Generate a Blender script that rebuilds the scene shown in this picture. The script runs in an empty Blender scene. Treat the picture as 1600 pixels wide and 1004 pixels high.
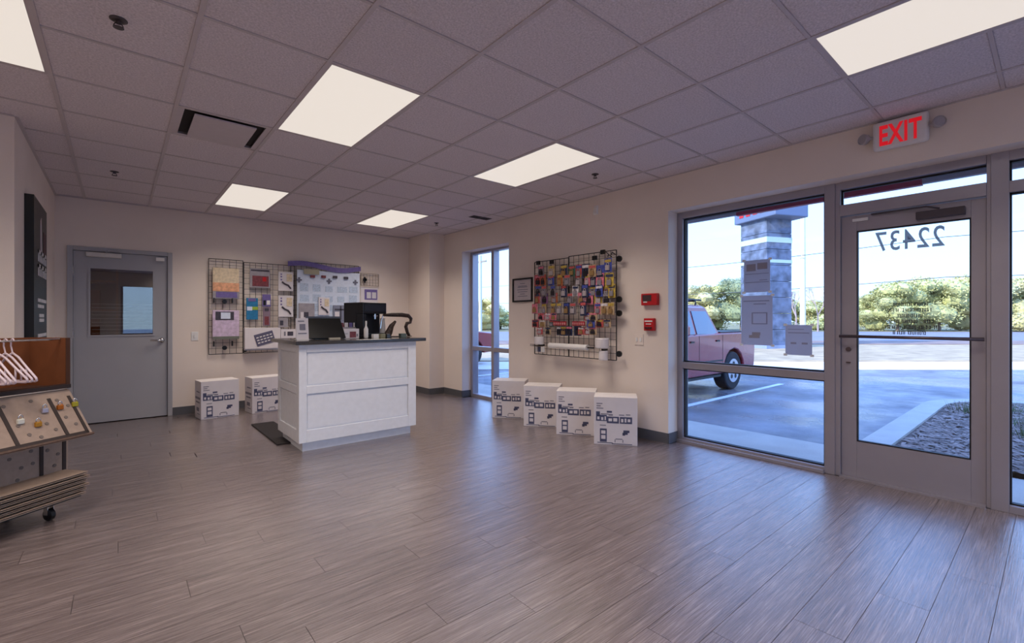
import bpy, math, random
from mathutils import Vector, Matrix, Euler
R = random.Random(7)
C = bpy.context.scene.collection
sc = bpy.context.scene
PI = math.pi
CZ = 1.27                      # eye height above the floor

# ------------------------------------------------------------------ camera
cam = bpy.data.cameras.new('camera'); co = bpy.data.objects.new('camera', cam); C.objects.link(co)
cam.sensor_width = 36; cam.lens = 725.1 / 1600 * 36; cam.clip_start = .05; cam.clip_end = 600
cam.shift_y = -.0019
co.location = (0, 0, CZ); co.rotation_euler = (PI / 2, 0, -.7033)
sc.camera = co
# ------------------------------------------------------------------ colour management
sc.view_settings.view_transform = 'Standard'; sc.view_settings.look = 'None'
sc.view_settings.gamma = 1; sc.view_settings.use_curve_mapping = False
sc.view_settings.exposure = 0.80
# ------------------------------------------------------------------ world sky
w = bpy.data.worlds.new('sky'); sc.world = w; w.use_nodes = True
nt = w.node_tree; nt.nodes.clear()
tc = nt.nodes.new('ShaderNodeTexCoord'); sp = nt.nodes.new('ShaderNodeSeparateXYZ'); rp = nt.nodes.new('ShaderNodeValToRGB')
bg = nt.nodes.new('ShaderNodeBackground'); ow = nt.nodes.new('ShaderNodeOutputWorld')
nt.links.new(tc.outputs['Generated'], sp.inputs[0]); nt.links.new(sp.outputs['Z'], rp.inputs[0])
nt.links.new(rp.outputs[0], bg.inputs[0]); nt.links.new(bg.outputs[0], ow.inputs[0])
cr = rp.color_ramp
cr.elements[0].position = 0; cr.elements[0].color = (.235, .32, .43, 1)
cr.elements[1].position = 1; cr.elements[1].color = (.16, .32, .84, 1)
e = cr.elements.new(.3); e.color = (.175, .31, .66, 1)
bg.inputs[1].default_value = 3.1
# ------------------------------------------------------------------ sun (behind the shop, low winter sun)
sl = bpy.data.lights.new('sun', 'SUN'); sl.energy = 3.6; sl.angle = .01; sl.color = (1.0, .93, .82)
so = bpy.data.objects.new('sun', sl); C.objects.link(so)
so.rotation_euler = Vector((.84, -.16, -.50)).to_track_quat('-Z', 'Y').to_euler()
TROFFER_W = 9.6               # watts of each ceiling light's own lamp
DIFF_E = .43                   # radiance of the diffusers

# ------------------------------------------------------------------ materials
def lin(c):
    return tuple(((v / 255) / 12.92 if v / 255 <= .04045 else ((v / 255 + .055) / 1.055) ** 2.4) for v in c)
MC = {}
def mat(name, c, rough=.6, metal=0, spec=.4, var=0, scale=20, bump=0, bscale=60, emit=0, stretch=(1, 1, 1), rnd=0, alpha=1, coat=0):
    if name in MC: return MC[name]
    m = bpy.data.materials.new(name); m.use_nodes = True
    n = m.node_tree.nodes; L = m.node_tree.links; b = n['Principled BSDF']
    col = lin(c) + (1,)
    b.inputs['Base Color'].default_value = col
    b.inputs['Roughness'].default_value = rough; b.inputs['Metallic'].default_value = metal
    b.inputs['Specular IOR Level'].default_value = spec
    b.inputs['Coat Weight'].default_value = coat
    if alpha < 1: b.inputs['Alpha'].default_value = alpha
    if emit:
        b.inputs['Emission Color'].default_value = col; b.inputs['Emission Strength'].default_value = emit
    t = n.new('ShaderNodeTexCoord'); mp = n.new('ShaderNodeMapping'); mp.inputs['Scale'].default_value = stretch
    L.new(t.outputs['Object'], mp.inputs[0])
    nz = n.new('ShaderNodeTexNoise'); nz.inputs['Scale'].default_value = scale; nz.inputs['Detail'].default_value = 5
    L.new(mp.outputs[0], nz.inputs['Vector'])
    mx = n.new('ShaderNodeMixRGB'); mx.blend_type = 'MULTIPLY'; mx.inputs[0].default_value = 1
    mx.inputs[1].default_value = col
    rg = n.new('ShaderNodeMapRange'); rg.inputs[1].default_value = .3; rg.inputs[2].default_value = .7
    v = max(var, .03); rg.inputs[3].default_value = 1 - v; rg.inputs[4].default_value = 1 + v
    L.new(nz.outputs[0], rg.inputs[0])
    if rnd:
        oi = n.new('ShaderNodeObjectInfo'); r2 = n.new('ShaderNodeMapRange'); r2.inputs[3].default_value = 1 - rnd; r2.inputs[4].default_value = 1 + rnd
        L.new(oi.outputs['Random'], r2.inputs[0]); mm = n.new('ShaderNodeMath'); mm.operation = 'MULTIPLY'
        L.new(rg.outputs[0], mm.inputs[0]); L.new(r2.outputs[0], mm.inputs[1]); L.new(mm.outputs[0], mx.inputs[2])
        cx = n.new('ShaderNodeCombineXYZ'); ms = n.new('ShaderNodeMath'); ms.operation = 'MULTIPLY'; ms.inputs[1].default_value = 37
        L.new(oi.outputs['Random'], ms.inputs[0]); L.new(ms.outputs[0], cx.inputs[0]); L.new(ms.outputs[0], cx.inputs[1])
        L.new(cx.outputs[0], mp.inputs['Location'])
    else:
        L.new(rg.outputs[0], mx.inputs[2])
    L.new(mx.outputs[0], b.inputs['Base Color'])
    if bump:
        n2 = n.new('ShaderNodeTexNoise'); n2.inputs['Scale'].default_value = bscale; n2.inputs['Detail'].default_value = 3
        L.new(mp.outputs[0], n2.inputs['Vector'])
        bp = n.new('ShaderNodeBump'); bp.inputs['Strength'].default_value = bump; bp.inputs['Distance'].default_value = .01
        L.new(n2.outputs[0], bp.inputs['Height']); L.new(bp.outputs[0], b.inputs['Normal'])
    MC[name] = m; return m
def glass(name, tint=(1, 1, 1), refl=1.0):
    m = bpy.data.materials.new(name); m.use_nodes = True
    n = m.node_tree.nodes; L = m.node_tree.links; n.clear()
    o = n.new('ShaderNodeOutputMaterial'); mx = n.new('ShaderNodeMixShader'); tr = n.new('ShaderNodeBsdfTransparent'); gl = n.new('ShaderNodeBsdfGlossy')
    fr = n.new('ShaderNodeLayerWeight'); fr.inputs[0].default_value = .5
    pw = n.new('ShaderNodeMath'); pw.operation = 'POWER'; pw.inputs[1].default_value = 5; L.new(fr.outputs['Facing'], pw.inputs[0])
    mm = n.new('ShaderNodeMath'); mm.operation = 'MULTIPLY_ADD'; mm.inputs[1].default_value = .45; mm.inputs[2].default_value = .03 * refl; mm.use_clamp = True
    tr.inputs[0].default_value = tint + (1,); gl.inputs['Roughness'].default_value = .01
    L.new(pw.outputs[0], mm.inputs[0]); L.new(mm.outputs[0], mx.inputs[0]); L.new(tr.outputs[0], mx.inputs[1]); L.new(gl.outputs[0], mx.inputs[2]); L.new(mx.outputs[0], o.inputs[0])
    return m
WALL = mat('wall_paint', (232, 219, 209), .75, var=.02, scale=2, bump=.15, bscale=220)
TILE = mat('ceiling_tile', (226, 216, 220), .95, spec=.1, var=.17, scale=95, bump=.9, bscale=150, rnd=.02)
RUN = mat('ceiling_runner', (196, 186, 188), .5, var=.02)
FR = mat('clear_anodised_frame', (166, 162, 172), .38, metal=.55, spec=.5, var=.03, scale=4)
FRD = mat('frame_gasket', (30, 28, 32), .6)
GL = glass('window_glass', (.95, .975, .97))
GLD = glass('door_vision_glass', (.75, .75, .75), 5)
BASE = mat('rubber_baseboard', (88, 88, 92), .45, var=.05)
DOORM = mat('door_grey_paint', (170, 169, 174), .42, var=.03, scale=3)
CAB = mat('white_cabinet_paint', (238, 240, 245), .4, var=.01)
GRAN = mat('dark_granite', (58, 56, 56), .14, spec=.6, var=.6, scale=140)
BLK = mat('black_plastic', (22, 22, 25), .35, var=.05)
BLKM = mat('black_wire', (44, 40, 41), .45, var=.05)
WHT = mat('white_plastic', (232, 230, 228), .4)
CARTON = mat('white_carton', (222, 216, 220), .65, var=.03, scale=8)
INK = mat('navy_print', (78, 82, 112), .6, var=.15, scale=30)
INKG = mat('grey_print', (128, 126, 140), .6, var=.1, scale=40)
CHR = mat('chrome', (205, 205, 208), .18, metal=1)
TAN = mat('tan_cardboard', (158, 138, 124), .8, var=.08, scale=30)
TAN2 = mat('cardboard_edge_gap_shade', (92, 72, 62), .85, var=.2, scale=60)
DARK = mat('dark_strip', (48, 36, 34), .6, var=.1)
BRN = mat('brown_cardboard', (122, 70, 38), .8, var=.1, scale=10)
CONC = mat('concrete', (176, 168, 160), .85, var=.08, scale=3, bump=.3, bscale=40)
RED = mat('red_plastic', (188, 28, 34), .4, var=.04)
PAPER = mat('paper', (214, 212, 218), .8, var=.02)

# ------------------------------------------------------------------ mesh builder
class MB:
    def __init__(s): s.v = []; s.f = []; s.xf = Matrix.Identity(4)
    def add(s, vs, fs):
        o = len(s.v); s.v += [tuple(s.xf @ Vector(v)) for v in vs]; s.f += [tuple(i + o for i in f) for f in fs]; return s
    def box(s, x0, y0, z0, x1, y1, z1):
        if x0 > x1: x0, x1 = x1, x0
        if y0 > y1: y0, y1 = y1, y0
        if z0 > z1: z0, z1 = z1, z0
        return s.add([(x0, y0, z0), (x1, y0, z0), (x1, y1, z0), (x0, y1, z0), (x0, y0, z1), (x1, y0, z1), (x1, y1, z1), (x0, y1, z1)],
                     [(0, 3, 2, 1), (4, 5, 6, 7), (0, 1, 5, 4), (1, 2, 6, 5), (2, 3, 7, 6), (3, 0, 4, 7)])
    def cyl(s, p0, p1, r0, r1=None, n=12):
        r1 = r0 if r1 is None else r1
        p0 = Vector(p0); p1 = Vector(p1); d = (p1 - p0).normalized()
        a = d.orthogonal().normalized(); b = d.cross(a)
        vs = [p + (a * math.cos(2 * PI * k / n) + b * math.sin(2 * PI * k / n)) * r for p, r in ((p0, r0), (p1, r1)) for k in range(n)]
        return s.add(vs, [(k, (k + 1) % n, n + (k + 1) % n, n + k) for k in range(n)] + [tuple(range(n - 1, -1, -1)), tuple(range(n, 2 * n))])
    def lathe(s, prof, c=(0, 0, 0), n=20):      # prof [(r,z)...] closed top and bottom
        vs = [(c[0] + r * math.cos(2 * PI * k / n), c[1] + r * math.sin(2 * PI * k / n), c[2] + z) for r, z in prof for k in range(n)]
        m = len(prof); fs = [(i * n + k, i * n + (k + 1) % n, (i + 1) * n + (k + 1) % n, (i + 1) * n + k) for i in range(m - 1) for k in range(n)]
        return s.add(vs, fs + [tuple(range(n - 1, -1, -1)), tuple(range((m - 1) * n, m * n))])
    def tube(s, pts, r, n=6):
        pts = [Vector(p) for p in pts]; vs = []; up = None
        for i, p in enumerate(pts):
            d = (pts[min(i + 1, len(pts) - 1)] - pts[max(i - 1, 0)]).normalized()
            if up is None: up = d.orthogonal().normalized()
            a = (up - d * up.dot(d)).normalized(); up = a; b = d.cross(a)
            rr = r[i] if isinstance(r, (list, tuple)) else r
            vs += [p + (a * math.cos(2 * PI * k / n) + b * math.sin(2 * PI * k / n)) * rr for k in range(n)]
        m = len(pts)
        return s.add(vs, [(i * n + k, i * n + (k + 1) % n, (i + 1) * n + (k + 1) % n, (i + 1) * n + k) for i in range(m - 1) for k in range(n)]
                     + [tuple(range(n - 1, -1, -1)), tuple(range((m - 1) * n, m * n))])
    def prism(s, poly, y0, y1):                 # poly in xz, extruded along y
        n = len(poly)
        return s.add([(x, y0, z) for x, z in poly] + [(x, y1, z) for x, z in poly],
                     [tuple(range(n)), tuple(range(2 * n - 1, n - 1, -1))] + [(i, n + i, n + (i + 1) % n, (i + 1) % n) for i in range(n)])
    def loft(s, rings):
        n = len(rings[0]); vs = [p for r in rings for p in r]
        return s.add(vs, [(i * n + k, i * n + (k + 1) % n, (i + 1) * n + (k + 1) % n, (i + 1) * n + k) for i in range(len(rings) - 1) for k in range(n)]
                     + [tuple(range(n - 1, -1, -1)), tuple(range((len(rings) - 1) * n, len(rings) * n))])
    def build(s, name, m, parent=None, bevel=0, smooth=False, seg=2, rz=0, loc=None):
        me = bpy.data.meshes.new(name); me.from_pydata(s.v, [], s.f); me.materials.append(m)
        import bmesh
        b = bmesh.new(); b.from_mesh(me); bmesh.ops.recalc_face_normals(b, faces=b.faces[:]); b.to_mesh(me); b.free()
        if smooth: me.shade_smooth()
        o = bpy.data.objects.new(name, me); C.objects.link(o)
        if parent:
            o.parent = parent
            if any(k in name for k in ('print', 'lettering', 'tape', 'wire_mesh', 'dark_strip', 'rosette', 'fluting', 'stripe', 'certificate_text', 'blue_dots', 'wire_clip', 'rim_hole', 'door_gap', 'wire_tray')): o['kind'] = 'stuff'
        if bevel:
            md = o.modifiers.new('bevel', 'BEVEL'); md.width = bevel; md.segments = seg; md.limit_method = 'ANGLE'; md.angle_limit = .6
        if loc: o.location = loc
        if rz: o.rotation_euler = (0, 0, rz)
        return o
def tag(o, label=None, cat=None, group=None, kind=None):
    if label: o['label'] = label
    if cat: o['category'] = cat
    if group: o['group'] = group
    if kind: o['kind'] = kind
    return o
def thing(name, label, cat, loc=(0, 0, 0), rz=0, group=None):
    o = bpy.data.objects.new(name, None); C.objects.link(o); o.empty_display_size = .1
    o.location = loc; o.rotation_euler = (0, 0, rz); return tag(o, label, cat, group)
def bx(name, m, d, parent=None, **k): return MB().box(*d).build(name, m, parent, **k)
def struct(o, label=None): o['kind'] = 'structure'; return o
def copy_tree(o, parent=None):
    c = o.copy(); C.objects.link(c); c.parent = parent
    for ch in list(o.children): copy_tree(ch, c)
    return c
def ordi(i): return ['first', 'second', 'third', 'fourth', 'fifth', 'sixth', 'seventh', 'eighth', 'ninth', 'tenth', 'eleventh', 'twelfth'][i]
def text(name, s, size, m, parent, loc, rot, depth=.002, offset=0, sx=1, align='CENTER', sp=1.0):
    cu = bpy.data.curves.new(name, 'FONT'); cu.body = s; cu.size = size; cu.extrude = depth; cu.offset = offset
    cu.align_x = align; cu.align_y = 'CENTER'; cu.space_character = sp; cu.resolution_u = 3
    t = bpy.data.objects.new('tmp', cu); C.objects.link(t)
    dg = bpy.context.evaluated_depsgraph_get(); me = bpy.data.meshes.new_from_object(t.evaluated_get(dg))
    bpy.data.objects.remove(t); me.materials.clear(); me.materials.append(m)
    o = bpy.data.objects.new(name, me); C.objects.link(o); o.parent = parent
    o.location = loc; o.rotation_euler = rot; o.scale = (sx, 1, 1); return o

# ================================================================== STRUCTURE
H = 2.729; XR = 4.29; XS = 4.46; YB = 7.60; XL = -3.2; YF = -3.5; XC = -.57; YC = 4.85
WZ = 2.38                       # window head
# ---- floor : base + planks
fb = MB().box(XL, YF, -.12, 4.60, 7.8, -.006)
floor = struct(fb.build('floor', mat('floor_underlay', (50, 44, 44), .8)))
def plank_material():
    m = bpy.data.materials.new('linear_vinyl_plank'); m.use_nodes = True
    n = m.node_tree.nodes; L = m.node_tree.links; b = n['Principled BSDF']
    t = n.new('ShaderNodeTexCoord'); oi = n.new('ShaderNodeObjectInfo')
    def noise(sx, sy, sc_, det=4, rough=.6):
        mp = n.new('ShaderNodeMapping'); mp.inputs['Scale'].default_value = (sx, sy, 1)
        L.new(t.outputs['Object'], mp.inputs[0])
        cx = n.new('ShaderNodeCombineXYZ'); ms = n.new('ShaderNodeMath'); ms.operation = 'MULTIPLY'; ms.inputs[1].default_value = 53
        L.new(oi.outputs['Random'], ms.inputs[0]); L.new(ms.outputs[0], cx.inputs[0]); L.new(ms.outputs[0], cx.inputs[1]); L.new(cx.outputs[0], mp.inputs['Location'])
        z = n.new('ShaderNodeTexNoise'); z.inputs['Scale'].default_value = sc_; z.inputs['Detail'].default_value = det; z.inputs['Roughness'].default_value = rough
        L.new(mp.outputs[0], z.inputs['Vector']); return z
    fine = noise(2.6, 120, 1.6, 5, .7); broad = noise(1.5, 14, 1.5, 3)
    ad = n.new('ShaderNodeMath'); ad.operation = 'MULTIPLY_ADD'; ad.inputs[1].default_value = .72
    m2 = n.new('ShaderNodeMath'); m2.operation = 'MULTIPLY'; m2.inputs[1].default_value = .28
    L.new(broad.outputs[0], m2.inputs[0]); L.new(fine.outputs[0], ad.inputs[0]); L.new(m2.outputs[0], ad.inputs[2])
    rp = n.new('ShaderNodeValToRGB'); L.new(ad.outputs[0], rp.inputs[0])
    rp.color_ramp.elements[0].position = .33; rp.color_ramp.elements[0].color = lin((78, 68, 68)) + (1,)
    rp.color_ramp.elements[1].position = .68; rp.color_ramp.elements[1].color = lin((158, 144, 144)) + (1,)
    e = rp.color_ramp.elements.new(.5); e.color = lin((113, 101, 101)) + (1,)
    mx = n.new('ShaderNodeMixRGB'); mx.blend_type = 'MULTIPLY'; mx.inputs[0].default_value = 1
    r2 = n.new('ShaderNodeMapRange'); r2.inputs[3].default_value = .95; r2.inputs[4].default_value = 1.05
    L.new(oi.outputs['Random'], r2.inputs[0]); L.new(rp.outputs[0], mx.inputs[1]); L.new(r2.outputs[0], mx.inputs[2]); L.new(mx.outputs[0], b.inputs['Base Color'])
    rr = n.new('ShaderNodeMapRange'); rr.inputs[3].default_value = .16; rr.inputs[4].default_value = .32; L.new(fine.outputs[0], rr.inputs[0]); L.new(rr.outputs[0], b.inputs['Roughness'])
    b.inputs['Specular IOR Level'].default_value = .8; b.inputs['Coat Weight'].default_value = .7; b.inputs['Coat Roughness'].default_value = .22; b.inputs['Coat IOR'].default_value = 1.6
    bp = n.new('ShaderNodeBump'); bp.inputs['Strength'].default_value = .35; bp.inputs['Distance'].default_value = .004
    L.new(fine.outputs[0], bp.inputs['Height']); L.new(bp.outputs[0], b.inputs['Normal']); L.new(bp.outputs[0], b.inputs['Coat Normal'])
    return m
PLK = plank_material()
PW, PL, GAP = .184, 1.22, .001
sy, cyw = math.sin(.7033), math.cos(.7033)
def vis(x, y):
    d = x * sy + y * cyw; r = x * cyw - y * sy
    return d > .95 and abs(r) < 1.13 * d
rest = MB(); cache = {}; npl = 0
for row in range(int((YB - YF) / PW) + 1):
    y0 = YF + row * PW; y1 = min(y0 + PW, YB)
    if y1 - y0 < .02: continue
    x = XL - [0, .41, .82, .2, .61, 1.02][row % 6] - R.random() * .12
    while x < 4.46:
        x0 = max(x, XL); xe = x + PL; x1 = min(xe, 4.29 if (y0 > 2.5) else XS)
        if y0 >= YC - .01: x0 = max(x0, XC)
        if 5.2 < (y0 + y1) / 2 < 6.3: x1 = min(xe, XS)
        x = xe
        if x1 - x0 < .03: continue
        a = (round(x1 - x0, 2), round(y1 - y0, 3))
        seen = any(vis(px, py) for px in (x0, (x0 + x1) / 2, x1) for py in (y0, y1)) and npl < 298
        if not seen:
            rest.box(x0 + GAP, y0 + GAP, -.006, x1 - GAP, y1 - GAP, 0); continue
        if a not in cache:
            o = MB().box(GAP, GAP, -.006, a[0] - GAP, a[1] - GAP, 0).build('plank', PLK, floor); cache[a] = o.data
        else:
            o = bpy.data.objects.new('plank', cache[a]); C.objects.link(o); o.parent = floor
        o.location = (x0, y0, 0); npl += 1
tag(rest.build('plank_remainder', PLK, floor), kind='stuff')

# ---- ceiling
T = .6096; GX = T * .492; GY = T * 1.3746
ceil = struct(MB().box(XL, YF, H + .05, 4.60, 7.8, H + .25).build('ceiling', mat('ceiling_slab', (190, 184, 184), .9)))
lights = [(1, 3), (4, 3), (1, 8), (4, 8), (-2, 3), (4, -2), (1, -2), (-2, -2), (1, -7), (4, -7), (-5, 3), (-5, -2)]
lit = {(i, j + k) for i, j in lights for k in (0, 1)}
tcache = {}; VENT = (0, 5)
for i in range(-6, 7):
    for j in range(-8, 12):
        if (i, j) in lit or (i, j) == VENT: continue
        x0 = max(GX + i * T, XL); x1 = min(GX + (i + 1) * T, XR); y0 = max(GY + j * T, YF); y1 = min(GY + (j + 1) * T, YB)
        if y0 >= YC - .3 : x0 = max(x0, XC)
        if x1 - x0 < .03 or y1 - y0 < .03: continue
        a = (round(x1 - x0, 3), round(y1 - y0, 3)); g = .006
        if a not in tcache:
            q = MB()
            X, Y = a
            q.loft([[(g, g, .02), (X - g, g, .02), (X - g, Y - g, .02), (g, Y - g, .02)], [(g, g, .006), (X - g, g, .006), (X - g, Y - g, .006), (g, Y - g, .006)],
                    [(g + .008, g + .008, .001), (X - g - .008, g + .008, .001), (X - g - .008, Y - g - .008, .001), (g + .008, Y - g - .008, .001)]])
            o = q.build('ceiling_tile', TILE, ceil); tcache[a] = o.data
        else:
            o = bpy.data.objects.new('ceiling_tile', tcache[a]); C.objects.link(o); o.parent = ceil
        o.location = (x0, y0, H)
hw = .012
for i in range(-5, 7):
    x = GX + i * T; y1 = YB if x > XC else YC
    bx('main_runner', RUN, (x - hw, YF, H - .004, x + hw, y1, H + .03), ceil)
for j in range(-7, 12):
    y = GY + j * T
    if y > YB - .02: continue
    xs = [XL if y < YC else XC]
    for li in sorted(i for i, lj in lights if lj + 1 == j): xs += [GX + li * T + .01, GX + (li + 1) * T - .01]
    xs.append(XR)
    for a, b in zip(xs[::2], xs[1::2]):
        if b - a > .05: bx('cross_runner', RUN, (max(a, XL), y - .009, H - .0025, b, y + .009, H + .028), ceil)
q = MB()
for a in ((XR - .022, YF, XR, YB), (XC, YB - .022, XR, YB), (XC, YC, XC + .022, YB), (XL, YC - .022, XC, YC), (XL, YF, XR, YF + .022)):
    q.box(a[0], a[1], H - .006, a[2], a[3], H)
q.build('edge_trim', RUN, ceil)

# ---- walls
q = MB()   # right wall with openings
OA0, OA1 = -2.35, 2.587   # storefront opening
OW0, OW1 = 5.131, 6.323   # narrow window
XO = 4.62
q.box(XR, OA1, 0, XO, OW0, 4.9); q.box(XR, OW1, 0, XO, YB, 4.9); q.box(XR, YF, 0, XO, OA0, 4.9)
q.box(XR, OA0, WZ, XO, OA1, 4.9); q.box(XR, OW0, WZ, XO, OW1, 4.9)
struct(q.build('wall_right', WALL))
# pier in the back right corner
struct(bx('wall_pier', WALL, (4.0, 6.87, 0, XR, YB, H + .05)))
DX0, DX1, DZ = -.465, .544, 2.15
q = MB(); q.box(XC - .15, YB, 0, DX0, YB + .15, 4.9); q.box(DX1, YB, 0, XO, YB + .15, 4.9); q.box(DX0, YB, DZ, DX1, YB + .15, 4.9)
struct(q.build('wall_back', WALL))
q = MB(); q.box(XC - .15, YC, 0, XC, YB, H + .1); q.box(XL, YC, 0, XC - .15, YC + .15, H + .1)
struct(q.build('wall_left', WALL))
struct(bx('wall_far_left', WALL, (XL - .15, YF, 0, XL, YC + .15, 4.9)))
q = MB(); RX0, RX1 = .05, 3.4
q.box(XL, YF - .15, 0, RX0, YF, 4.9); q.box(RX1, YF - .15, 0, XO, YF, 4.9); q.box(RX0, YF - .15, 2.3, RX1, YF, 4.9); q.box(RX0, YF - .15, 0, RX1, YF, .08)
struct(q.build('wall_front', WALL))
struct(bx('unseen_roof', mat('roof_membrane', (150, 150, 150), .9), (XL - .15, YF - .15, 4.3, XO, 12.5, 4.4)))  # out of view; added to block the sky and cast the shop's shadow
bb = MB()
bt, bh = .008, .105
bb.box(XR - bt, OW1, 0, XR, 6.87, bh); bb.box(4.0 - bt, 6.87 - bt, 0, XR, 6.87, bh); bb.box(4.0 - bt, 6.87, 0, 4.0, YB, bh)
struct(bb.build('baseboard_pier', BASE))
q = MB(); q.box(XR - bt, OA1, 0, XR, OW0, bh); q.box(XR, OA1 - bt, 0, XS, OA1, bh); q.box(XR, OW0, 0, XS, OW0 + bt, bh); q.box(XR, OW1 - bt, 0, XS, OW1, bh)
q.box(XR - bt, YF, 0, XR, OA0, bh)
struct(q.build('baseboard_right', BASE))
struct(MB().box(DX1, YB - bt, 0, 4.0, YB, bh).box(XC, YB - bt, 0, DX0, YB, bh).build('baseboard_back', BASE))
struct(MB().box(XC, YC, 0, XC + bt, YB, bh).box(XL, YC - bt, 0, XC, YC, bh).build('baseboard_left', BASE))

# ---- storefront (window_1) : frame members, panes
def member(nm, d, par): return bx(nm, FR, d, par, bevel=.002)
SD = .11
def pane(d, par, m=GL): return bx('pane', m, d, par)
HZ = 2.315; SZ = .05; RZ0, RZ1 = .765, .832
win1 = struct(bpy.data.objects.new('window_1', None)); C.objects.link(win1)
member('left_jamb', (XS, 2.525, 0, XS + SD, OA1, WZ), win1)
member('head', (XS, 1.259, HZ, XS + SD, 2.525, WZ), win1)
member('sill', (XS, 1.259, 0, XS + SD, 2.525, SZ), win1)
member('sill_ledge', (XS - .03, 1.259, 0, XS, 2.587, .028), win1)
member('middle_rail', (XS, 1.259, RZ0, XS + SD, 2.525, RZ1), win1)
member('mullion', (XS, 1.185, 0, XS + SD, 1.259, WZ), win1)
g = .012
for z0, z1 in ((SZ, RZ0), (RZ1, HZ)):
    q = MB(); y0, y1 = 1.259, 2.525; x = XS + .03
    q.box(x, y0, z0, x + .05, y0 + g, z1); q.box(x, y1 - g, z0, x + .05, y1, z1); q.box(x, y0 + g, z0, x + .05, y1 - g, z0 + g); q.box(x, y0 + g, z1 - g, x + .05, y1 - g, z1)
    q.build('glazing_bead', FRD, win1)
    pane((XS + .05, y0 + g, z0 + g, XS + .056, y1 - g, z1 - g), win1)
# exit door (door_1)
d1 = struct(bpy.data.objects.new('door_1', None)); C.objects.link(d1)
member('door_jamb', (XS + .01, 1.150, 0, XS + SD, 1.185, WZ), d1)
member('door_jamb', (XS + .01, .297, 0, XS + SD, .318, WZ), d1)
member('transom_bar', (XS, .318, 2.105, XS + SD, 1.150, 2.195), d1)
member('head', (XS, .318, HZ + .005, XS + SD, 1.150, WZ), d1)
pane((XS + .05, .318, 2.195, XS + .056, 1.150, HZ + .005), d1)
q = MB(); q.box(XS + .045, .318, HZ - .008, XS + .065, 1.150, HZ + .006).box(XS + .045, 1.14, 2.195, XS + .065, 1.150, HZ)
q.build('glazing_bead', FRD, d1)
DLX = XS + .035
leaf = [('hinge_stile', (DLX, .32, .012, DLX + .045, .395, 2.10)), ('lock_stile', (DLX, 1.045, .012, DLX + .045, 1.148, 2.10)),
        ('top_rail', (DLX, .395, 1.975, DLX + .045, 1.045, 2.10)), ('bottom_rail', (DLX, .395, .012, DLX + .045, 1.045, .30))]
for nm, d in leaf: member(nm, d, d1)
pane((DLX + .02, .395, .30, DLX + .026, 1.045, 1.975), d1)
q = MB(); x = DLX - .002
q.box(x, .395, .30, x + .03, 1.045, .309).box(x, .395, 1.966, x + .03, 1.045, 1.975).box(x, .395, .309, x + .03, .402, 1.966).box(x, 1.038, .309, x + .03, 1.045, 1.966)
q.build('glazing_bead', FRD, d1)
PB = mat('push_bar_bronze', (96, 84, 88), .35, metal=.6)
q = MB(); q.tube([(DLX - .07, .325, 1.137), (DLX - .07, 1.145, 1.137)], .012, 10)
for y in (.345, 1.115): q.cyl((DLX - .07, y, 1.137), (DLX, y, 1.137), .010)
pb = q.build('push_bar', PB, d1, smooth=True)
q = MB(); q.box(DLX - .05, .42, 2.0, DLX, .68, 2.055); q.tube([(DLX - .04, .55, 2.06), (DLX - .05, .62, 2.085), (DLX - .02, .95, 2.09)], .008)
q.build('door_closer', mat('closer_bronze', (84, 78, 84), .45, metal=.4), d1, bevel=.004)
MB().box(DLX - .02, .97, 2.05, DLX, 1.07, 2.072).build('contact_sensor', WHT, d1)
q = MB(); q.cyl((DLX - .012, 1.10, 1.03), (DLX, 1.10, 1.03), .018); q.box(DLX - .015, 1.085, .92, DLX, 1.115, .93)
q.build('lock_cylinder', PB, d1)
q = MB(); q.box(XS - .02, .32, 0, XS + .12, 1.15, .012); q.build('threshold', FR, d1)
NUM = mat('blue_grey_vinyl', (110, 126, 166), .6, alpha=.72); NUM2 = mat('dark_vinyl', (46, 48, 58), .6)
text('street_number', '22437', .212, NUM, d1, (DLX + .0275, .73, 1.866), (PI / 2, 0, PI / 2), .0006, offset=.0015, sx=.72, sp=1.08)
q = MB(); rr = random.Random(4)      # opening hours: five lines too small to read
for k in range(6):
    z = 1.385 - k * .043; hl = (.10, .13, .07, .13, .15, .10)[k]; y = .722 - hl
    while y < .722 + hl:
        wd = rr.uniform(.007, .013)
        if rr.random() < .86:
            q.box(DLX + .0265, y, z - .013, DLX + .0275, y + .005, z + .013)
            if rr.random() < .7: q.box(DLX + .0265, y, z + .007, DLX + .0275, y + wd - .003, z + .0135)
            if rr.random() < .6: q.box(DLX + .0265, y, z - .013, DLX + .0275, y + wd - .003, z - .007)
        y += wd
q.build('hours_lettering', NUM2, d1)
# right-hand sidelights (window_2)
w2 = struct(bpy.data.objects.new('window_2', None)); C.objects.link(w2)
member('mullion', (XS, .212, 0, XS + SD, .297, WZ), w2)
ys = [.212, -1.04, -2.29]
for k in range(2):
    a, b = ys[k + 1] + .04, ys[k] - (0 if k == 0 else .04)
    member('head', (XS, a, HZ, XS + SD, b, WZ), w2); member('sill', (XS, a, 0, XS + SD, b, SZ), w2)
    member('transom_bar', (XS, a, 2.105, XS + SD, b, 2.18), w2)
    member('mullion', (XS, ys[k + 1] - .04, 0, XS + SD, ys[k + 1] + .04, WZ), w2)
    pane((XS + .05, a, SZ, XS + .056, b, 2.105), w2); pane((XS + .05, a, 2.18, XS + .056, b, HZ), w2)
    q = MB(); q.box(XS + .03, b - .01, SZ, XS + .07, b, 2.105).box(XS + .03, a, 2.095, XS + .07, b, 2.105).box(XS + .03, a, SZ, XS + .07, b, SZ + .01).box(XS + .03, a, HZ - .01, XS + .07, b, HZ).box(XS + .03, b - .01, 2.18, XS + .07, b, HZ)
    q.build('glazing_bead', FRD, w2)
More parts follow.
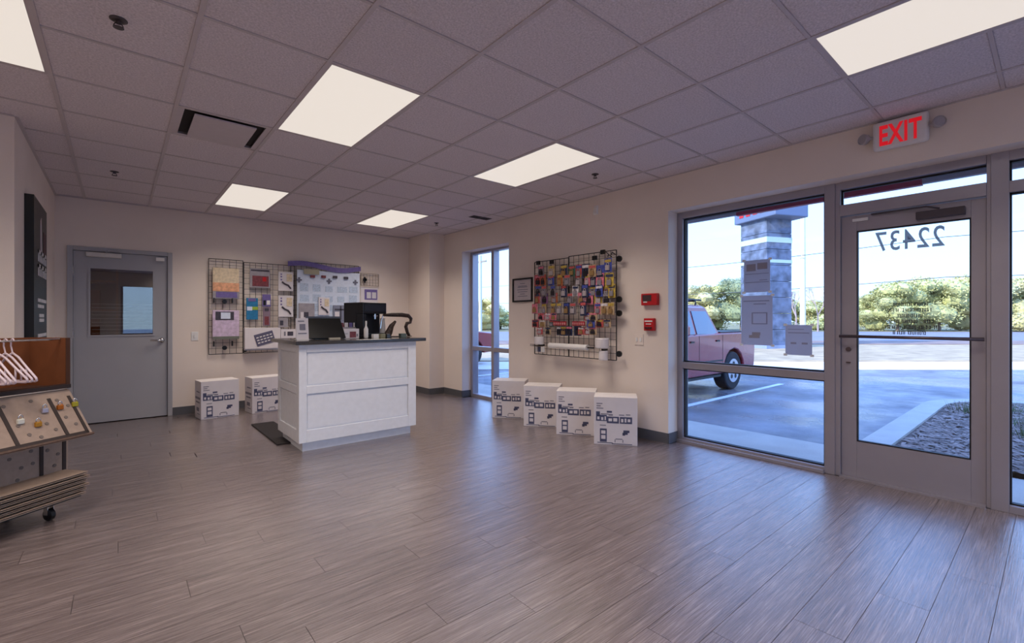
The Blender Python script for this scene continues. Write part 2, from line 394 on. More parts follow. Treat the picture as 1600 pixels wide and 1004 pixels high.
# narrow window (window_3)
w3 = struct(bpy.data.objects.new('window_3', None)); C.objects.link(w3)
y0, y1 = OW0, OW1
member('jamb', (XS, y1 - .06, 0, XS + SD, y1, WZ), w3); member('jamb', (XS, y0, 0, XS + SD, y0 + .06, WZ), w3)
member('mullion', (XS, 5.70, 0, XS + SD, 5.765, WZ), w3)
for a, b in ((y0 + .06, 5.70), (5.765, y1 - .06)):
    member('head', (XS, a, HZ + .03, XS + SD, b, WZ), w3); member('sill', (XS, a, 0, XS + SD, b, SZ), w3); member('middle_rail', (XS, a, RZ0, XS + SD, b, RZ1), w3)
    pane((XS + .05, a, SZ, XS + .056, b, RZ0), w3); pane((XS + .05, a, RZ1, XS + .056, b, HZ + .03), w3)
# front wall window behind the camera (window_4)
w4 = struct(bpy.data.objects.new('window_4', None)); C.objects.link(w4)
for a in (RX0, 1.15, 2.27, RX1 - .06): member('mullion', (a, YF - .12, .08, a + .06, YF - .02, 2.3), w4)
for a, b in ((RX0 + .06, 1.15), (1.21, 2.27), (2.33, RX1 - .06)): member('middle_rail', (a, YF - .11, .78, b, YF - .03, .84), w4); pane((a, YF - .07, .08, b, YF - .064, 2.3), w4)

# ---- back room door (door_2)
d2 = struct(bpy.data.objects.new('door_2', None)); C.objects.link(d2)
q = MB(); fw = .05
q.box(DX0, YB - .02, 0, DX0 + fw, YB + .12, DZ).box(DX1 - fw, YB - .02, 0, DX1, YB + .12, DZ).box(DX0 + fw, YB - .02, DZ - fw, DX1 - fw, YB + .12, DZ)
q.build('door_frame', DOORM, d2, bevel=.003)
a, b = DX0 + fw + .003, DX1 - fw - .003
GX0, GX1, GZ0, GZ1 = -.261, .341, 1.08, 1.895
q = MB(); y0, y1 = YB + .012, YB + .055
q.box(a, y0, .01, b, y1, GZ0).box(a, y0, GZ1, b, y1, DZ - fw - .003).box(a, y0, GZ0, GX0, y1, GZ1).box(GX1, y0, GZ0, b, y1, GZ1)
q.build('door_leaf', DOORM, d2)
q = MB(); q.box(GX0 - .02, YB + .002, GZ0 - .02, GX0, YB + .012, GZ1 + .02).box(GX1, YB + .002, GZ0 - .02, GX1 + .02, YB + .012, GZ1 + .02).box(GX0, YB + .002, GZ1, GX1, YB + .012, GZ1 + .02).box(GX0, YB + .002, GZ0 - .02, GX1, YB + .012, GZ0)
q.build('vision_frame', DOORM, d2)
pane((GX0, YB + .03, GZ0, GX1, YB + .036, GZ1), d2, GLD)
q = MB(); q.cyl((.43, YB + .012, 1.0), (.43, YB - .01, 1.0), .03, n=16); q.tube([(.43, YB - .01, 1.0), (.43, YB - .05, 1.0), (.41, YB - .055, 1.0), (.31, YB - .055, 1.0)], .011, 8)
q.build('lever_handle', CHR, d2, smooth=True)
q = MB(); q.box(-.30, YB - .055, 2.03, .03, YB - .02, 2.085); q.build('door_closer', mat('pale_aluminium', (214, 208, 202), .4, metal=.2), d2, bevel=.008)
q = MB(); q.tube([(-.12, YB - .04, 2.085), (-.10, YB - .05, 2.115), (.0, YB - .03, 2.118)], .008); q.build('closer_arm', DOORM, d2)
q = MB(); q.box(.37, YB - .035, 2.03, .46, YB - .012, 2.075); q.build('contact_sensor', WHT, d2, bevel=.004)
for z in (.35, 1.1, 1.85):
    MB().cyl((a - .002, YB - .004, z - .05), (a - .002, YB - .004, z + .05), .008).build('hinge', CHR, d2)
# room behind the door
q = MB(); q.box(-1.6, 12.2, 0, 1.9, 12.35, 2.9).box(-1.75, YB + .15, 0, -1.6, 12.35, 2.9).box(1.9, YB + .15, 0, 2.05, 12.35, 2.9).box(-1.75, YB + .15, 2.8, 2.05, 12.35, 2.9)
struct(q.build('wall_storeroom', mat('dim_plaster', (120, 104, 92), .8)))
struct(bx('floor_storeroom', mat('storeroom_concrete', (110, 104, 100), .7), (-1.75, YB + .15, -.12, 2.05, 12.35, 0)))
sh = thing('storage_shelf', 'brown storage shelving seen through the window of the grey door', 'shelf', (-.55, 9.6, 0))
SW = mat('shelf_wood', (150, 104, 66), .7, var=.15, scale=12)
for z in (.5, .95, 1.4, 1.85): bx('shelf_board', SW, (-.6, 0, z, .55, .45, z + .03), sh)
for x in (-.6, .52):
    for y in (0, .42): bx('upright', SW, (x, y, 0, x + .03, y + .03, 2.2), sh)
for k, (x, z) in enumerate([(-.5, .53), (-.05, .53), (-.5, .98), (-.05, .98), (-.5, 1.43), (-.05, 1.43)]):
    s_ = bx('cardboard_box', BRN, (0, 0, 0, .38, .36, .3), bevel=.004, loc=(-.55 + x, 9.63, z))
    tag(s_, 'brown cardboard box on the %s shelf, %s side, behind the grey door window' % (('lower', 'middle', 'upper')[k // 2], ('left', 'right')[k % 2]), 'box', 'boxes on the storeroom shelving')
bl = thing('reflected_blind', 'white slats added behind the grey door glass for reflected blind lines', 'blind', (0, YB + .07, 0))
for k in range(9): bx('slat', WHT, (GX0 + .01, 0, 1.10 + k * .045, GX1 - .01, .012, 1.104 + k * .045), bl)  # slats added to stand in for blind lines reflected in the glass

# ================================================================== CEILING FITTINGS
DIF = mat('light_diffuser', (246, 232, 216), .5, emit=DIFF_E)
MC['light_diffuser'].node_tree.nodes['Principled BSDF'].inputs['Emission Color'].default_value = (1.0, .90, .80, 1)
MC['light_diffuser'].node_tree.nodes['Principled BSDF'].inputs['Base Color'].default_value = (.3, .3, .3, 1)
for l_ in list(MC['light_diffuser'].node_tree.links):
    if l_.to_socket.name == 'Base Color': MC['light_diffuser'].node_tree.links.remove(l_)
ll = {(1, 3): 'large ceiling light panel nearest above the white counter side, left of centre', (4, 3): 'ceiling light panel over the framed certificate, right of centre', (1, 8): 'small far ceiling light panel towards the grey door',
      (4, 8): 'far ceiling light panel before the back right corner', (-2, 3): 'ceiling light panel cut by the top left corner of the picture', (4, -2): 'ceiling light panel above the exit sign at the top right'}
for i, j in lights:
    x0, y0 = GX + i * T, GY + j * T
    if x0 < XL - .01 or y0 < YF - .7: continue
    y0c = max(y0, YF + .02)
    t = thing('ceiling_light', ll.get((i, j), 'ceiling light panel behind the photographer, column %s row %s' % (ordi((i + 5) // 3), ordi((j + 7) // 5))), 'ceiling light', (x0, y0, H), 0, 'recessed ceiling light panels')
    bx('diffuser', DIF, (.022, .022 + y0c - y0, -.001, T - .022, 2 * T - .022, .002), t)
    q = MB(); c0 = y0c - y0
    q.box(.008, c0, -.003, .022, 2 * T, .01).box(T - .022, c0, -.003, T - .008, 2 * T, .01).box(.022, c0 + .005, -.003, T - .022, c0 + .022, .01).box(.022, 2 * T - .022, -.003, T - .022, 2 * T - .006, .01)
    q.build('light_frame', RUN, t)
    la = bpy.data.lights.new('lamp', 'AREA'); la.shape = 'RECTANGLE'; la.size = .54; la.size_y = 1.1; la.energy = TROFFER_W; la.color = (1, .87, .76); la.spread = math.radians(125)
    lo = bpy.data.objects.new('lamp', la); C.objects.link(lo); lo.parent = t; lo.location = (T / 2, T, -.008)
# supply diffuser
t = thing('air_diffuser', 'square plaque air diffuser in the ceiling, left of the large light panel', 'air vent', (GX, GY + 5 * T, H))
VM = mat('diffuser_paint', (196, 186, 190), .5)
bx('plaque', VM, (.11, .05, -.018, T - .11, T - .05, -.008), t)
q = MB(); q.box(.012, .012, 0, .05, T - .012, .006).box(T - .05, .012, 0, T - .012, T - .012, .006).box(.05, .012, 0, T - .05, .03, .006).box(.05, T - .03, 0, T - .05, T - .012, .006)
q.build('diffuser_frame', VM, t)
bx('dark_throat', mat('duct_dark', (38, 34, 36), .8), (.05, .03, .02, T - .05, T - .03, .03), t)
t = thing('sprinkler_head', 'x', 'sprinkler', (0, 2.962, H))
SPM = mat('sprinkler_bronze', (86, 80, 84), .4, metal=.5)
MB().lathe([(.036, 0), (.036, -.003), (.026, -.007), (.0145, -.009)], n=20).build('escutcheon', SPM, t)
q = MB(); q.lathe([(.012, -.008), (.012, -.02)]); q.tube([(-.012, 0, -.02), (-.018, 0, -.03), (-.006, 0, -.038)], .003); q.tube([(.012, 0, -.02), (.018, 0, -.03), (.006, 0, -.038)], .003); q.lathe([(.022, -.038), (.022, -.040)])
q.build('deflector', SPM, t)
for k, (x, y, lb) in enumerate([(0, 2.962, 'ceiling sprinkler head at the top left, between camera and air diffuser'), (-.03, 6.03, 'far ceiling sprinkler head above the grey door'),
                    (3.653, 3.016, 'ceiling sprinkler head right of the central light panel, near the window wall'), (3.664, 6.085, 'far ceiling sprinkler head near the back right corner')]):
    o = t if k == 0 else copy_tree(t); o.location = (x, y, H); o['label'] = lb; o['group'] = 'ceiling sprinkler heads'
t = thing('ceiling_grille', 'small dark slotted ceiling grille near the window wall', 'air vent', (3.95, 5.36, H))
for k in range(4): bx('slat', mat('grille_dark', (54, 48, 50), .6), (-.16, -.06 + k * .035, -.008, .16, -.045 + k * .035, -.001), t)
for a in (-.17, .16): bx('end_rail', RUN, (a, -.07, -.004, a + .01, .075, 0), t)

# ================================================================== RIGHT WALL ITEMS (local x runs to the viewer's right)
RZR = -PI / 2
def on_right(y, z, x=XR): return (x, y, z)
# exit sign
t = thing('exit_sign', 'white illuminated exit sign with red letters and two lamp heads above the door', 'exit sign', (XR, .735, 2.61), RZR)
MB().box(-.155, -.055, -.105, .155, 0, .10).build('sign_housing', mat('exit_white', (226, 222, 222), .4), t, bevel=.018, seg=3)
text('exit_lettering', 'EXIT', .198, mat('exit_red', (214, 24, 36), .4, emit=.35), t, (.0, -.0555, -.014), (PI / 2, 0, 0), .002, offset=.005, sx=.56, sp=1.06)
for s in (-1, 1):
    q = MB(); q.cyl((s * .155, -.03, .0), (s * .185, -.035, .0), .012)
    q.xf = Matrix.Translation((s * .205, -.045, 0)) @ Euler((PI / 2, 0, s * .5)).to_matrix().to_4x4()
    q.lathe([(.022, -.03), (.036, -.01), (.038, .02), (.034, .024), (.03, .018)], n=18)
    q.build('lamp_head', mat('lamp_head', (172, 166, 170), .3, metal=.2), t, smooth=False)
# fire alarm boxes
t = thing('fire_alarm_panel', 'wide red fire alarm pull box, upper of two beside the big window', 'alarm box', (XR, 2.784, 1.482), RZR)
MB().box(-.095, -.05, -.062, .095, 0, .062).build('housing', RED, t, bevel=.006)
bx('display', mat('alarm_display', (72, 54, 56), .3), (-.075, -.052, -.02, .03, -.05, .045), t)
bx('text_plate', WHT, (-.065, -.0525, -.034, -.02, -.05, -.022), t)
t = thing('fire_pull_station', 'small red fire alarm pull station, lower of two beside the big window', 'alarm box', (XR, 2.79, 1.218), RZR)
MB().box(-.06, -.045, -.066, .06, 0, .066).build('housing', RED, t, bevel=.006)
q = MB(); q.box(-.045, -.05, .028, .045, -.045, .042).box(-.03, -.05, .0, .03, -.045, .010); q.build('lettering_strip', WHT, t)
MB().box(-.04, -.06, -.045, .04, -.045, -.025).build('pull_handle', mat('pull_dark', (70, 20, 22), .4), t, bevel=.003)
t = thing('switch_plate', 'white light switch plate below the red alarm boxes', 'switch', (XR, 2.935, 1.055), RZR)
MB().box(-.055, -.008, -.06, .055, 0, .06).build('plate', WALL, t, bevel=.003)
for x in (-.025, .025): bx('toggle', WHT, (x - .009, -.016, -.02, x + .009, -.008, .02), t)
t = thing('switch_plate', 'white light switch plate right of the grey door', 'switch', (.79, YB, 1.044))
MB().box(-.04, -.008, -.06, .04, 0, .06).build('plate', WHT, t, bevel=.003)
bx('toggle', WHT, (-.009, -.018, -.02, .009, -.008, .02), t)
t = thing('motion_sensor', 'small white alarm sensor high on the wall between windows', 'sensor', (XR, 3.522, 2.555), RZR)
q = MB(); q.loft([[(-.03, -.0, -.055), (.03, 0, -.055), (.03, 0, .055), (-.03, 0, .055)], [(-.026, -.03, -.05), (.026, -.03, -.05), (.02, -.022, .048), (-.02, -.022, .048)], [(-.018, -.042, -.035), (.018, -.042, -.035), (.012, -.03, .03), (-.012, -.03, .03)]])
q.build('sensor_body', WHT, t, bevel=.004)
t = thing('framed_certificate', 'black framed certificate on the wall left of the crowded wire grid', 'picture frame', (XR, 4.825, 1.68), RZR)
q = MB(); a, b = .205, .165
q.box(-a, -.02, -b, -a + .022, 0, b).box(a - .022, -.02, -b, a, 0, b).box(-a + .022, -.02, b - .022, a - .022, 0, b).box(-a + .022, -.02, -b, a - .022, 0, -b + .022)
q.build('frame', BLK, t)
bx('certificate_paper', mat('certificate_paper', (196, 186, 190), .5), (-a + .022, -.008, -b + .022, a - .022, -.002, b - .022), t)
q = MB()
for z, h in ((.085, .05), (.05, .09), (.035, .10), (.0, .11), (-.03, .10), (-.06, .05), (-.09, .10)): q.box(-h, -.0095, z, h, -.008, z + .010)
q.build('certificate_text', INKG, t)

# wire grids
def grid(t, x0, z0, x1, z1, y, step=.0762, m=BLKM):
    q = MB(); r = .0021
    n = max(1, round((x1 - x0) / step))
    for k in range(1, n): x = x0 + (x1 - x0) * k / n; q.box(x - r, y - r, z0, x + r, y + r, z1)
    k = max(1, round((z1 - z0) / step))
    for j in range(1, k): z = z0 + (z1 - z0) * j / k; q.box(x0, y - 3 * r, z - r, x1, y - r, z + r)
    q.build('wire_mesh', m, t)
    q = MB(); r = .0045
    q.box(x0 - r, y - r, z0, x0 + r, y + r, z1).box(x1 - r, y - r, z0, x1 + r, y + r, z1).box(x0, y - r, z0 - r, x1, y + r, z0 + r).box(x0, y - r, z1 - r, x1, y + r, z1 + r)
    q.build('grid_frame', m, t)
t = thing('gridwall_panel', 'black wire grid crowded with colourful packs between the two windows', 'display grid', (XR, 4.52, 0), RZR)
grid(t, 0, .815, .61, 2.03, -.06); 
grid(t, .615, .815, 1.33, 2.045, -.06)
for k, (x, z) in enumerate([(1.385, 1.94), (1.385, 1.493), (1.385, 1.339), (1.385, .892)]):
    q = MB(); q.lathe([(.034, -.008), (.034, .012), (.02, .02), (.012, .03)], n=16)
    o = q.build('standoff', BLK, t); o.location = (x, -.085, z); o.rotation_euler = (-PI / 2, 0, 0)
    bx('standoff_arm', BLKM, (x - .055, -.064, z - .005, x, -.056, z + .005), t)
for x, z in ((1.12, 2.035), (1.0, 1.98), (0.05, 2.01), (.3, 2.0)):
    MB().box(x, -.085, z - .02, x + .06, -.06, z + .03).build('bracket', BLK, t, bevel=.003)
q = MB()
for x, z in ((1.2, 2.02), (1.25, 1.98), (1.3, 2.0)): q.tube([(x - .03, -.07, z), (x, -.10, z + .02), (x + .04, -.09, z - .01)], .006)
q.build('wire_clip', BLKM, t)

COL = {'c': ((120, 112, 116), 'grey'), 't': ((176, 152, 122), 'tan'), 'n': ((44, 52, 84), 'navy blue'), 'g': ((52, 92, 76), 'dark green'), 'r': ((186, 84, 84), 'coral red'), 'b': ((66, 78, 156), 'bright blue'),
       'o': ((166, 96, 62), 'orange brown'), 'p': ((208, 116, 134), 'pink'), 'y': ((184, 158, 72), 'mustard yellow'), 'w': ((206, 200, 204), 'white'), 'v': ((122, 84, 120), 'purple'), 'm': ((152, 112, 126), 'mauve'), 'R': ((150, 32, 44), 'dark red')}
BLI = mat('blister_clear', (200, 196, 198), .15, alpha=.55)
rows = [[(4.286, 1.896, 'c'), (4.11, 1.882, 't'), (3.904, 1.865, 'n'), (3.774, 1.855, 'g'), (3.682, 1.847, 'r'), (3.576, 1.839, 'n'), (3.464, 1.83, 't'), (3.364, 1.822, 'b'), (3.259, 1.877, 'b')],
        [(4.36, 1.782, 'r'), (4.258, 1.776, 'o'), (4.12, 1.767, 'b'), (3.962, 1.757, 'o'), (3.838, 1.748, 'c'), (3.691, 1.739, 'c'), (3.55, 1.73, 'p'), (3.464, 1.724, 'n'), (3.364, 1.718, 'p'), (3.228, 1.709, 'y')],
        [(4.36, 1.642, 'c'), (4.234, 1.636, 'c'), (4.09, 1.629, 'c'), (3.914, 1.621, 'n'), (3.728, 1.612, 'w'), (3.576, 1.605, 'n'), (3.473, 1.6, 'c'), (3.372, 1.595, 'b'), (3.292, 1.591, 'o'), (3.204, 1.587, 'y')],
        [(4.36, 1.545, 'r'), (4.234, 1.54, 'v'), (4.071, 1.535, 'o'), (3.819, 1.526, 'c'), (3.637, 1.52, 'm'), (3.524, 1.516, 'p'), (3.397, 1.511, 'y'), (3.283, 1.507, 'c')],
        [(4.393, 1.412, 'p'), (4.255, 1.41, 't'), (4.09, 1.407, 'c'), (3.972, 1.405, 'c'), (3.876, 1.403, 'n'), (3.746, 1.401, 'c'), (3.593, 1.398, 'n'), (3.389, 1.394, 'p'), (3.3, 1.392, 't'), (3.22, 1.391, 't')],
        [(4.297, 1.308, 'p'), (4.171, 1.307, 'p'), (4.061, 1.307, 'p'), (3.55, 1.304, 'r'), (3.447, 1.304, 't')],
        [(4.404, 1.218, 'r'), (4.265, 1.219, 't'), (4.12, 1.22, 'g'), (3.914, 1.222, 'R'), (3.646, 1.223, 'R'), (3.481, 1.224, 'b'), (3.381, 1.225, 'r'), (3.283, 1.226, 't')],
        [(4.297, 1.124, 'r'), (4.171, 1.126, 't'), (3.992, 1.13, 'n'), (3.904, 1.131, 'n'), (3.819, 1.133, 'n'), (3.7, 1.135, 'n'), (3.62, 1.137, 'r'), (3.533, 1.138, 'r'), (3.464, 1.139, 't')]]
rr = random.Random(3)
for ri, row in enumerate(rows):
    for ci, (y, z, c) in enumerate(row):
        rgb, cn = COL[c]; mc = mat('pack_' + cn.replace(' ', '_'), rgb, .5, var=.35, scale=38)
        hgt = rr.uniform(.125, .155) if ri not in (5, 6, 7) else rr.uniform(.085, .1); wd = rr.uniform(.092, .118)
        if c == 'n': hgt += .02
        if c == 'R': wd, hgt = .225, .052
        out = .12 if c != 'R' else .17
        t = thing('hanging_pack', '%s pack, %s from left in %s row of the right wall grid' % (cn, ordi(ci), ordi(ri)), 'package', (XR - out + rr.uniform(-.02, .02), y + .05 * (y - 3.2) / 1.2, z), RZR, 'packs hanging on the right wall grid')
        t.rotation_euler = (0, 0, RZR + rr.uniform(-.12, .12))
        bx('card', mc, (-wd / 2, 0, -hgt / 2, wd / 2, .003, hgt / 2), t)
        hc = COL[rr.choice('rybwnp')]
        if c != 'R':
            bx('header_label', mat('pack_' + hc[1].replace(' ', '_'), hc[0], .5, var=.35, scale=38), (-wd * .42, -.002, hgt * .22, wd * .42, 0, hgt * .42), t)
            it = rr.random()
            icol = mat('item_' + ('brass', 'steel', 'dark', 'white')[int(it * 4)], ((160, 128, 84), (148, 142, 150), (46, 42, 48), (186, 176, 180))[int(it * 4)], .35, metal=.3)
            q = MB(); q.box(-wd * .26, -.018, -hgt * .38, wd * .26, -.001, 0); q.tube([(-wd * .16, -.008, -.002), (-wd * .16, -.008, hgt * .12), (0, -.008, hgt * .19), (wd * .16, -.008, hgt * .12), (wd * .16, -.008, -.002)], .005)
            q.build('product', icol, t, bevel=.003)
        else:
            q = MB()
            for k in range(6): q.box(-wd / 2 + .01 + k * .036, -.004, -.015, -wd / 2 + .032 + k * .036, 0, .012)
            q.build('header_label', COLM if False else mat('pack_pale_print', (196, 130, 130), .5), t)
        q = MB(); L0 = out - .062; q.tube([(0, L0, hgt / 2 - .004), (0, -.012, hgt / 2 - .004), (0, -.018, hgt / 2 + .006)], .0025, 5); q.build('peg_hook', BLKM, t)
# rolls at the bottom of the grid
def roll(label, y, z, r, L, m, horiz=False):
    t = thing('tape_roll' if not horiz else 'bubble_wrap_roll', label, 'roll', (XR - .15, y, z), RZR)
    q = MB()
    if horiz:
        q.cyl((-L / 2, 0, 0), (L / 2, 0, 0), r, n=20); q.build('roll_body', m, t, smooth=False)
        q = MB(); q.cyl((-L / 2 - .02, 0, 0), (L / 2 + .09, 0, 0), .008, n=8); q.build('spindle', BLKM, t)
    else:
        q.lathe([(r * .93, -L / 2), (r, -L / 2 + .01), (r, L / 2 - .01), (r * .93, L / 2)], n=24); q.build('roll_body', m, t)
        q = MB(); q.lathe([(r * .4, L / 2 - .001), (r * .4, L / 2 + .002)], n=16); q.build('roll_core', TAN, t)
    q = MB(); q.box(-.01, .0, -r - .006, .01, .09, -r if horiz else -L / 2); q.build('bracket', BLKM, t)
    return t
WRAP = mat('stretch_wrap', (226, 220, 222), .25, var=.06, scale=12, alpha=.93)
roll('white wrap roll standing on the lower left of the right wall grid', 4.34, 1.0, .062, .10, WRAP)
roll('white wrap roll on the lower right of the right wall grid, upper of two', 3.32, 1.005, .078, .115, WRAP)
roll('narrow white wrap roll on the lower right of the grid, lower of two', 3.30, .868, .052, .105, WRAP)
roll('long white horizontal roll along the bottom of the right wall grid', 3.84, .945, .034, .62, WHT, True)
t = thing('wire_shelf', 'black wire shelf with small hooks at the bottom left of the right wall grid', 'shelf', (XR, 4.4, .93), RZR)
q = MB()
for k in range(6): q.tube([(-.05 + k * .03, -.06, 0), (-.05 + k * .03, -.2, 0), (-.05 + k * .03, -.2, .02)], .0025, 5)
q.tube([(-.06, -.2, .02), (.11, -.2, .02)], .003); q.tube([(-.06, -.2, 0), (.11, -.2, 0)], .003)
q.build('wire_tray', BLKM, t)
for k, x in enumerate((0.0, .05, .1)):
    MB().box(x, -.16, -.075, x + .03, -.12, -.01).build('small_box', (WHT, INK, WHT)[k], t)

# ================================================================== BACK WALL GRIDS
t = thing('gridwall_panel', 'black wire grid right of the grey door holding bags and packs', 'display grid', (0, YB, 0))
grid(t, .945, .79, 1.36, 2.11, -.04); grid(t, 1.37, .79, 2.05, 2.09, -.04)
for x, z in ((1.13, 1.52), (1.13, .875), (1.38, .835)):
    q = MB(); q.lathe([(.03, -.008), (.03, .01), (.012, .025)], n=14); o = q.build('standoff', BLK, t); o.location = (x, -.06, z); o.rotation_euler = (-PI / 2, 0, 0)
for x, z in ((1.0, 1.56), (1.22, 1.56), (1.0, .96), (1.22, .96)): bx('hook', BLK, (x - .006, -.10, z - .06, x + .006, -.04, z + .01), t)
def panel(name, label, cat, x0, z0, x1, z1, y, m, parts, group=None, th=.02, bevel=.003):
    t = thing(name, label, cat, ((x0 + x1) / 2, y, (z0 + z1) / 2), 0, group); a, b = (x1 - x0) / 2, (z1 - z0) / 2
    MB().box(-a, 0, -b, a, th, b).build('body', m, t, bevel=bevel)
    for ip, (nm, mm, l) in enumerate(parts):
        q = MB()
        for u0, v0, u1, v1 in l: q.box(-a + 2 * a * u0, -.003 - .0015 * ip, -b + 2 * b * v0, -a + 2 * a * u1, 0.0005, -b + 2 * b * v1)
        q.build(nm, mm, t)
    return t
PEACH = mat('peach_print', (222, 164, 128), .5, var=.25, scale=22); CREAM = mat('cream_print', (214, 196, 168), .5, var=.2, scale=30); PUR = mat('purple_print', (112, 98, 158), .5, var=.15, scale=30)
GRY = mat('grey_film', (158, 152, 158), .3, var=.15, scale=14); PNK = mat('pink_white_print', (206, 186, 212), .4, var=.2, scale=22); TEAL = mat('teal_print', (44, 120, 168), .4, var=.2, scale=30)
GRN = mat('lime_print', (150, 176, 60), .4); MAR = mat('maroon_print', (124, 62, 70), .5, var=.3, scale=40); DGR = mat('dark_grey_print', (70, 66, 78), .5, var=.2, scale=40); SKYB = mat('pale_blue_white', (214, 224, 242), .3, var=.06, scale=26); OLV = mat('olive_grey', (112, 116, 108), .5)
yb = YB - .075
panel('bedding_bag', 'bagged cover with cream and peach picture at top left of back grid', 'package', .985, 1.56, 1.302, 1.985, yb - .02, GRY, [('picture', CREAM, [(0.0, .52, 1, 1)]), ('lower_picture', PEACH, [(0, .24, 1, .52)]), ('label', PUR, [(.12, .04, .92, .22)])], th=.05)
panel('bedding_bag', 'bagged cover with pink white picture at lower left of back grid', 'package', .985, 1.0, 1.302, 1.40, yb - .02, PNK, [('dark_print', DGR, [(.1, .66, .8, .95)]), ('oval_print', SKYB, [(.3, .7, .66, .92)]), ('base_strip', OLV, [(0, 0, 1, .09)])], th=.05)
panel('hanging_pack', 'grey framed pack with a maroon picture, top centre of back grid', 'package', 1.44, 1.732, 1.706, 2.01, yb, GRY, [('top_strip', DGR, [(.05, .86, .95, .94)]), ('picture', MAR, [(.12, .08, .92, .62)]), ('red_print', RED, [(.62, .34, .8, .56)])])
panel('hanging_pack', 'teal blue pack with a lime strip on the back grid', 'package', 1.397, 1.27, 1.545, 1.58, yb, TEAL, [('white_print', SKYB, [(.05, .42, .5, .6)]), ('lime_print', GRN, [(.5, .45, 1, .6)]), ('purple_tag', PUR, [(.15, .85, .8, .98)])])
panel('hanging_pack', 'small purple and white pack, right of the teal pack', 'package', 1.604, 1.46, 1.714, 1.64, yb, PUR, [('dark_print', BLK, [(.1, .1, .4, .5)]), ('white_print', WHT, [(.5, .15, .9, .5)])])
panel('hanging_pack', 'small narrow maroon pack below the purple pack', 'package', 1.612, 1.18, 1.706, 1.45, yb, mat('dusky_mauve', (136, 116, 132), .5), [('maroon_print', MAR, [(.2, .05, .8, .5)]), ('dark_print', DGR, [(.2, .8, .8, .95)])])
def gunpack(lb, x0, z0, x1, z1, y=yb):
    t = panel('tape_gun_pack', lb, 'package', x0, z0, x1, z1, y, CARTON, [('blue_dots', PUR, [(.14, .84, .24, .9), (.14, .7, .24, .78), (.14, .55, .24, .62)]), ('side_print', CREAM, [(.55, .5, .92, .9)])])
    q = MB(); a, b = (x1 - x0) / 2, (z1 - z0) / 2
    q.tube([(-a * .55, -.008, -b * .05), (-a * .2, -.008, -b * .25), (a * .3, -.008, -b * .4), (a * .65, -.008, -b * .75)], .012); q.build('tape_gun', DGR, t)
    return t
gunpack('white pack with a dark tape gun, upper right of the left grid', 1.818, 1.70, 2.024, 1.985)
gunpack('white pack with a dark tape gun, below the upper one on the left grid', 1.818, 1.31, 2.024, 1.63)
panel('hanging_pack', 'small clear grey pack below the two tape gun packs', 'package', 1.818, 1.155, 1.952, 1.30, yb, GRY, [('dark_print', DGR, [(.15, .2, .5, .7)])])
t = panel('display_box', 'large white box with tilted slate blue panel low on the back grid', 'box', 1.365, .83, 1.83, 1.15, yb - .06, CARTON, [('edge_strip', INKG, [(0, 0, 1, .07)])], th=.1)
q = MB(); q.xf = Matrix.Rotation(-.28, 4, 'Y'); q.box(-.10, -.006, -.085, .15, -.001, .085); q.build('slate_label', mat('slate_print', (92, 90, 116), .5), t)
q = MB(); q.xf = Matrix.Rotation(-.28, 4, 'Y')
for zz in (-.05, -.01, .03):
    for xx in range(5): q.box(-.08 + xx * .045, -.008, zz, -.05 + xx * .045, -.006, zz + .015)
q.build('label_lettering', WHT, t)
panel('display_box', 'small white box with dark motif beside the large white box', 'box', 1.84, .985, 2.06, 1.125, yb - .04, CARTON, [('dark_motif', DGR, [(.42, .3, .78, .75)]), ('motif_ring', INKG, [(.2, .3, .3, .75)])], th=.08)
# white centre display board
t = thing('display_board', 'pale blue white product board with purple banner on the back wall', 'display board', (0, YB, 0))
grid(t, 2.0, .82, 3.06, 2.16, -.03)
MB().box(2.08, -.075, 1.15, 3.06, -.045, 2.035).build('board', SKYB, t, bevel=.004)
q = MB(); pts = []
n = 24
top = [(1.945 + (3.07 - 1.945) * k / n, 2.135 + .035 * math.sin(k / n * 2 * PI + .4)) for k in range(n + 1)]
q.prism(top + [(x, z - .075) for x, z in reversed(top)], -.095, -.085); q.build('wavy_banner', PUR, t)
bx('banner_tag', mat('olive_tag', (170, 164, 140), .5), (2.17, -.10, 1.97, 2.4, -.094, 2.05), t)
for k, (x, z) in enumerate([(2.304, 1.94), (2.47, 1.945), (2.65, 1.95), (2.826, 1.945)]): MB().box(x - .033, -.10, z - .02, x + .033, -.075, z + .02).build('hook_tag', (MAR, MAR, DGR, DGR)[k], t)
for x, z in ((2.107, 1.877), (2.559, 1.881), (2.985, 1.883)):
    q = MB(); q.box(x - .04, -.085, z - .012, x + .04, -.075, z + .012).box(x - .014, -.086, z - .04, x + .014, -.075, z + .04); q.build('grid_connector', mat('connector_grey', (104, 106, 124), .5), t)
BW = mat('faint_blue_print', (186, 202, 224), .4, var=.2, scale=60)
q = MB(); rr = random.Random(8)
for zz in (1.76, 1.6, 1.45, 1.3):
    for k in range(5):
        x = 2.12 + k * .19; q.box(x, -.078, zz - .05, x + .14 + rr.uniform(-.03, .02), -.075, zz + .05 + rr.uniform(-.02, .02))
q.build('faint_print', BW, t)
gunpack('white tape gun pack on the pale product board, above the monitor', 2.391, 1.34, 2.559, 1.62, YB - .10)
panel('hanging_pack', 'grey boxed pack at lower left of the pale product board', 'package', 2.10, 1.25, 2.33, 1.52, YB - .10, GRY, [('white_print', CARTON, [(.1, .1, .5, .5)]), ('dark_print', DGR, [(.3, .2, .6, .5)])])
panel('hanging_pack', 'pale teal pack at lower right of the pale product board', 'package', 2.868, 1.22, 3.018, 1.46, YB - .10, mat('pale_teal', (150, 184, 200), .4), [('stripe', mat('teal_line', (90, 140, 160), .5), [(.1, .6, .9, .66), (.1, .4, .9, .46)])])
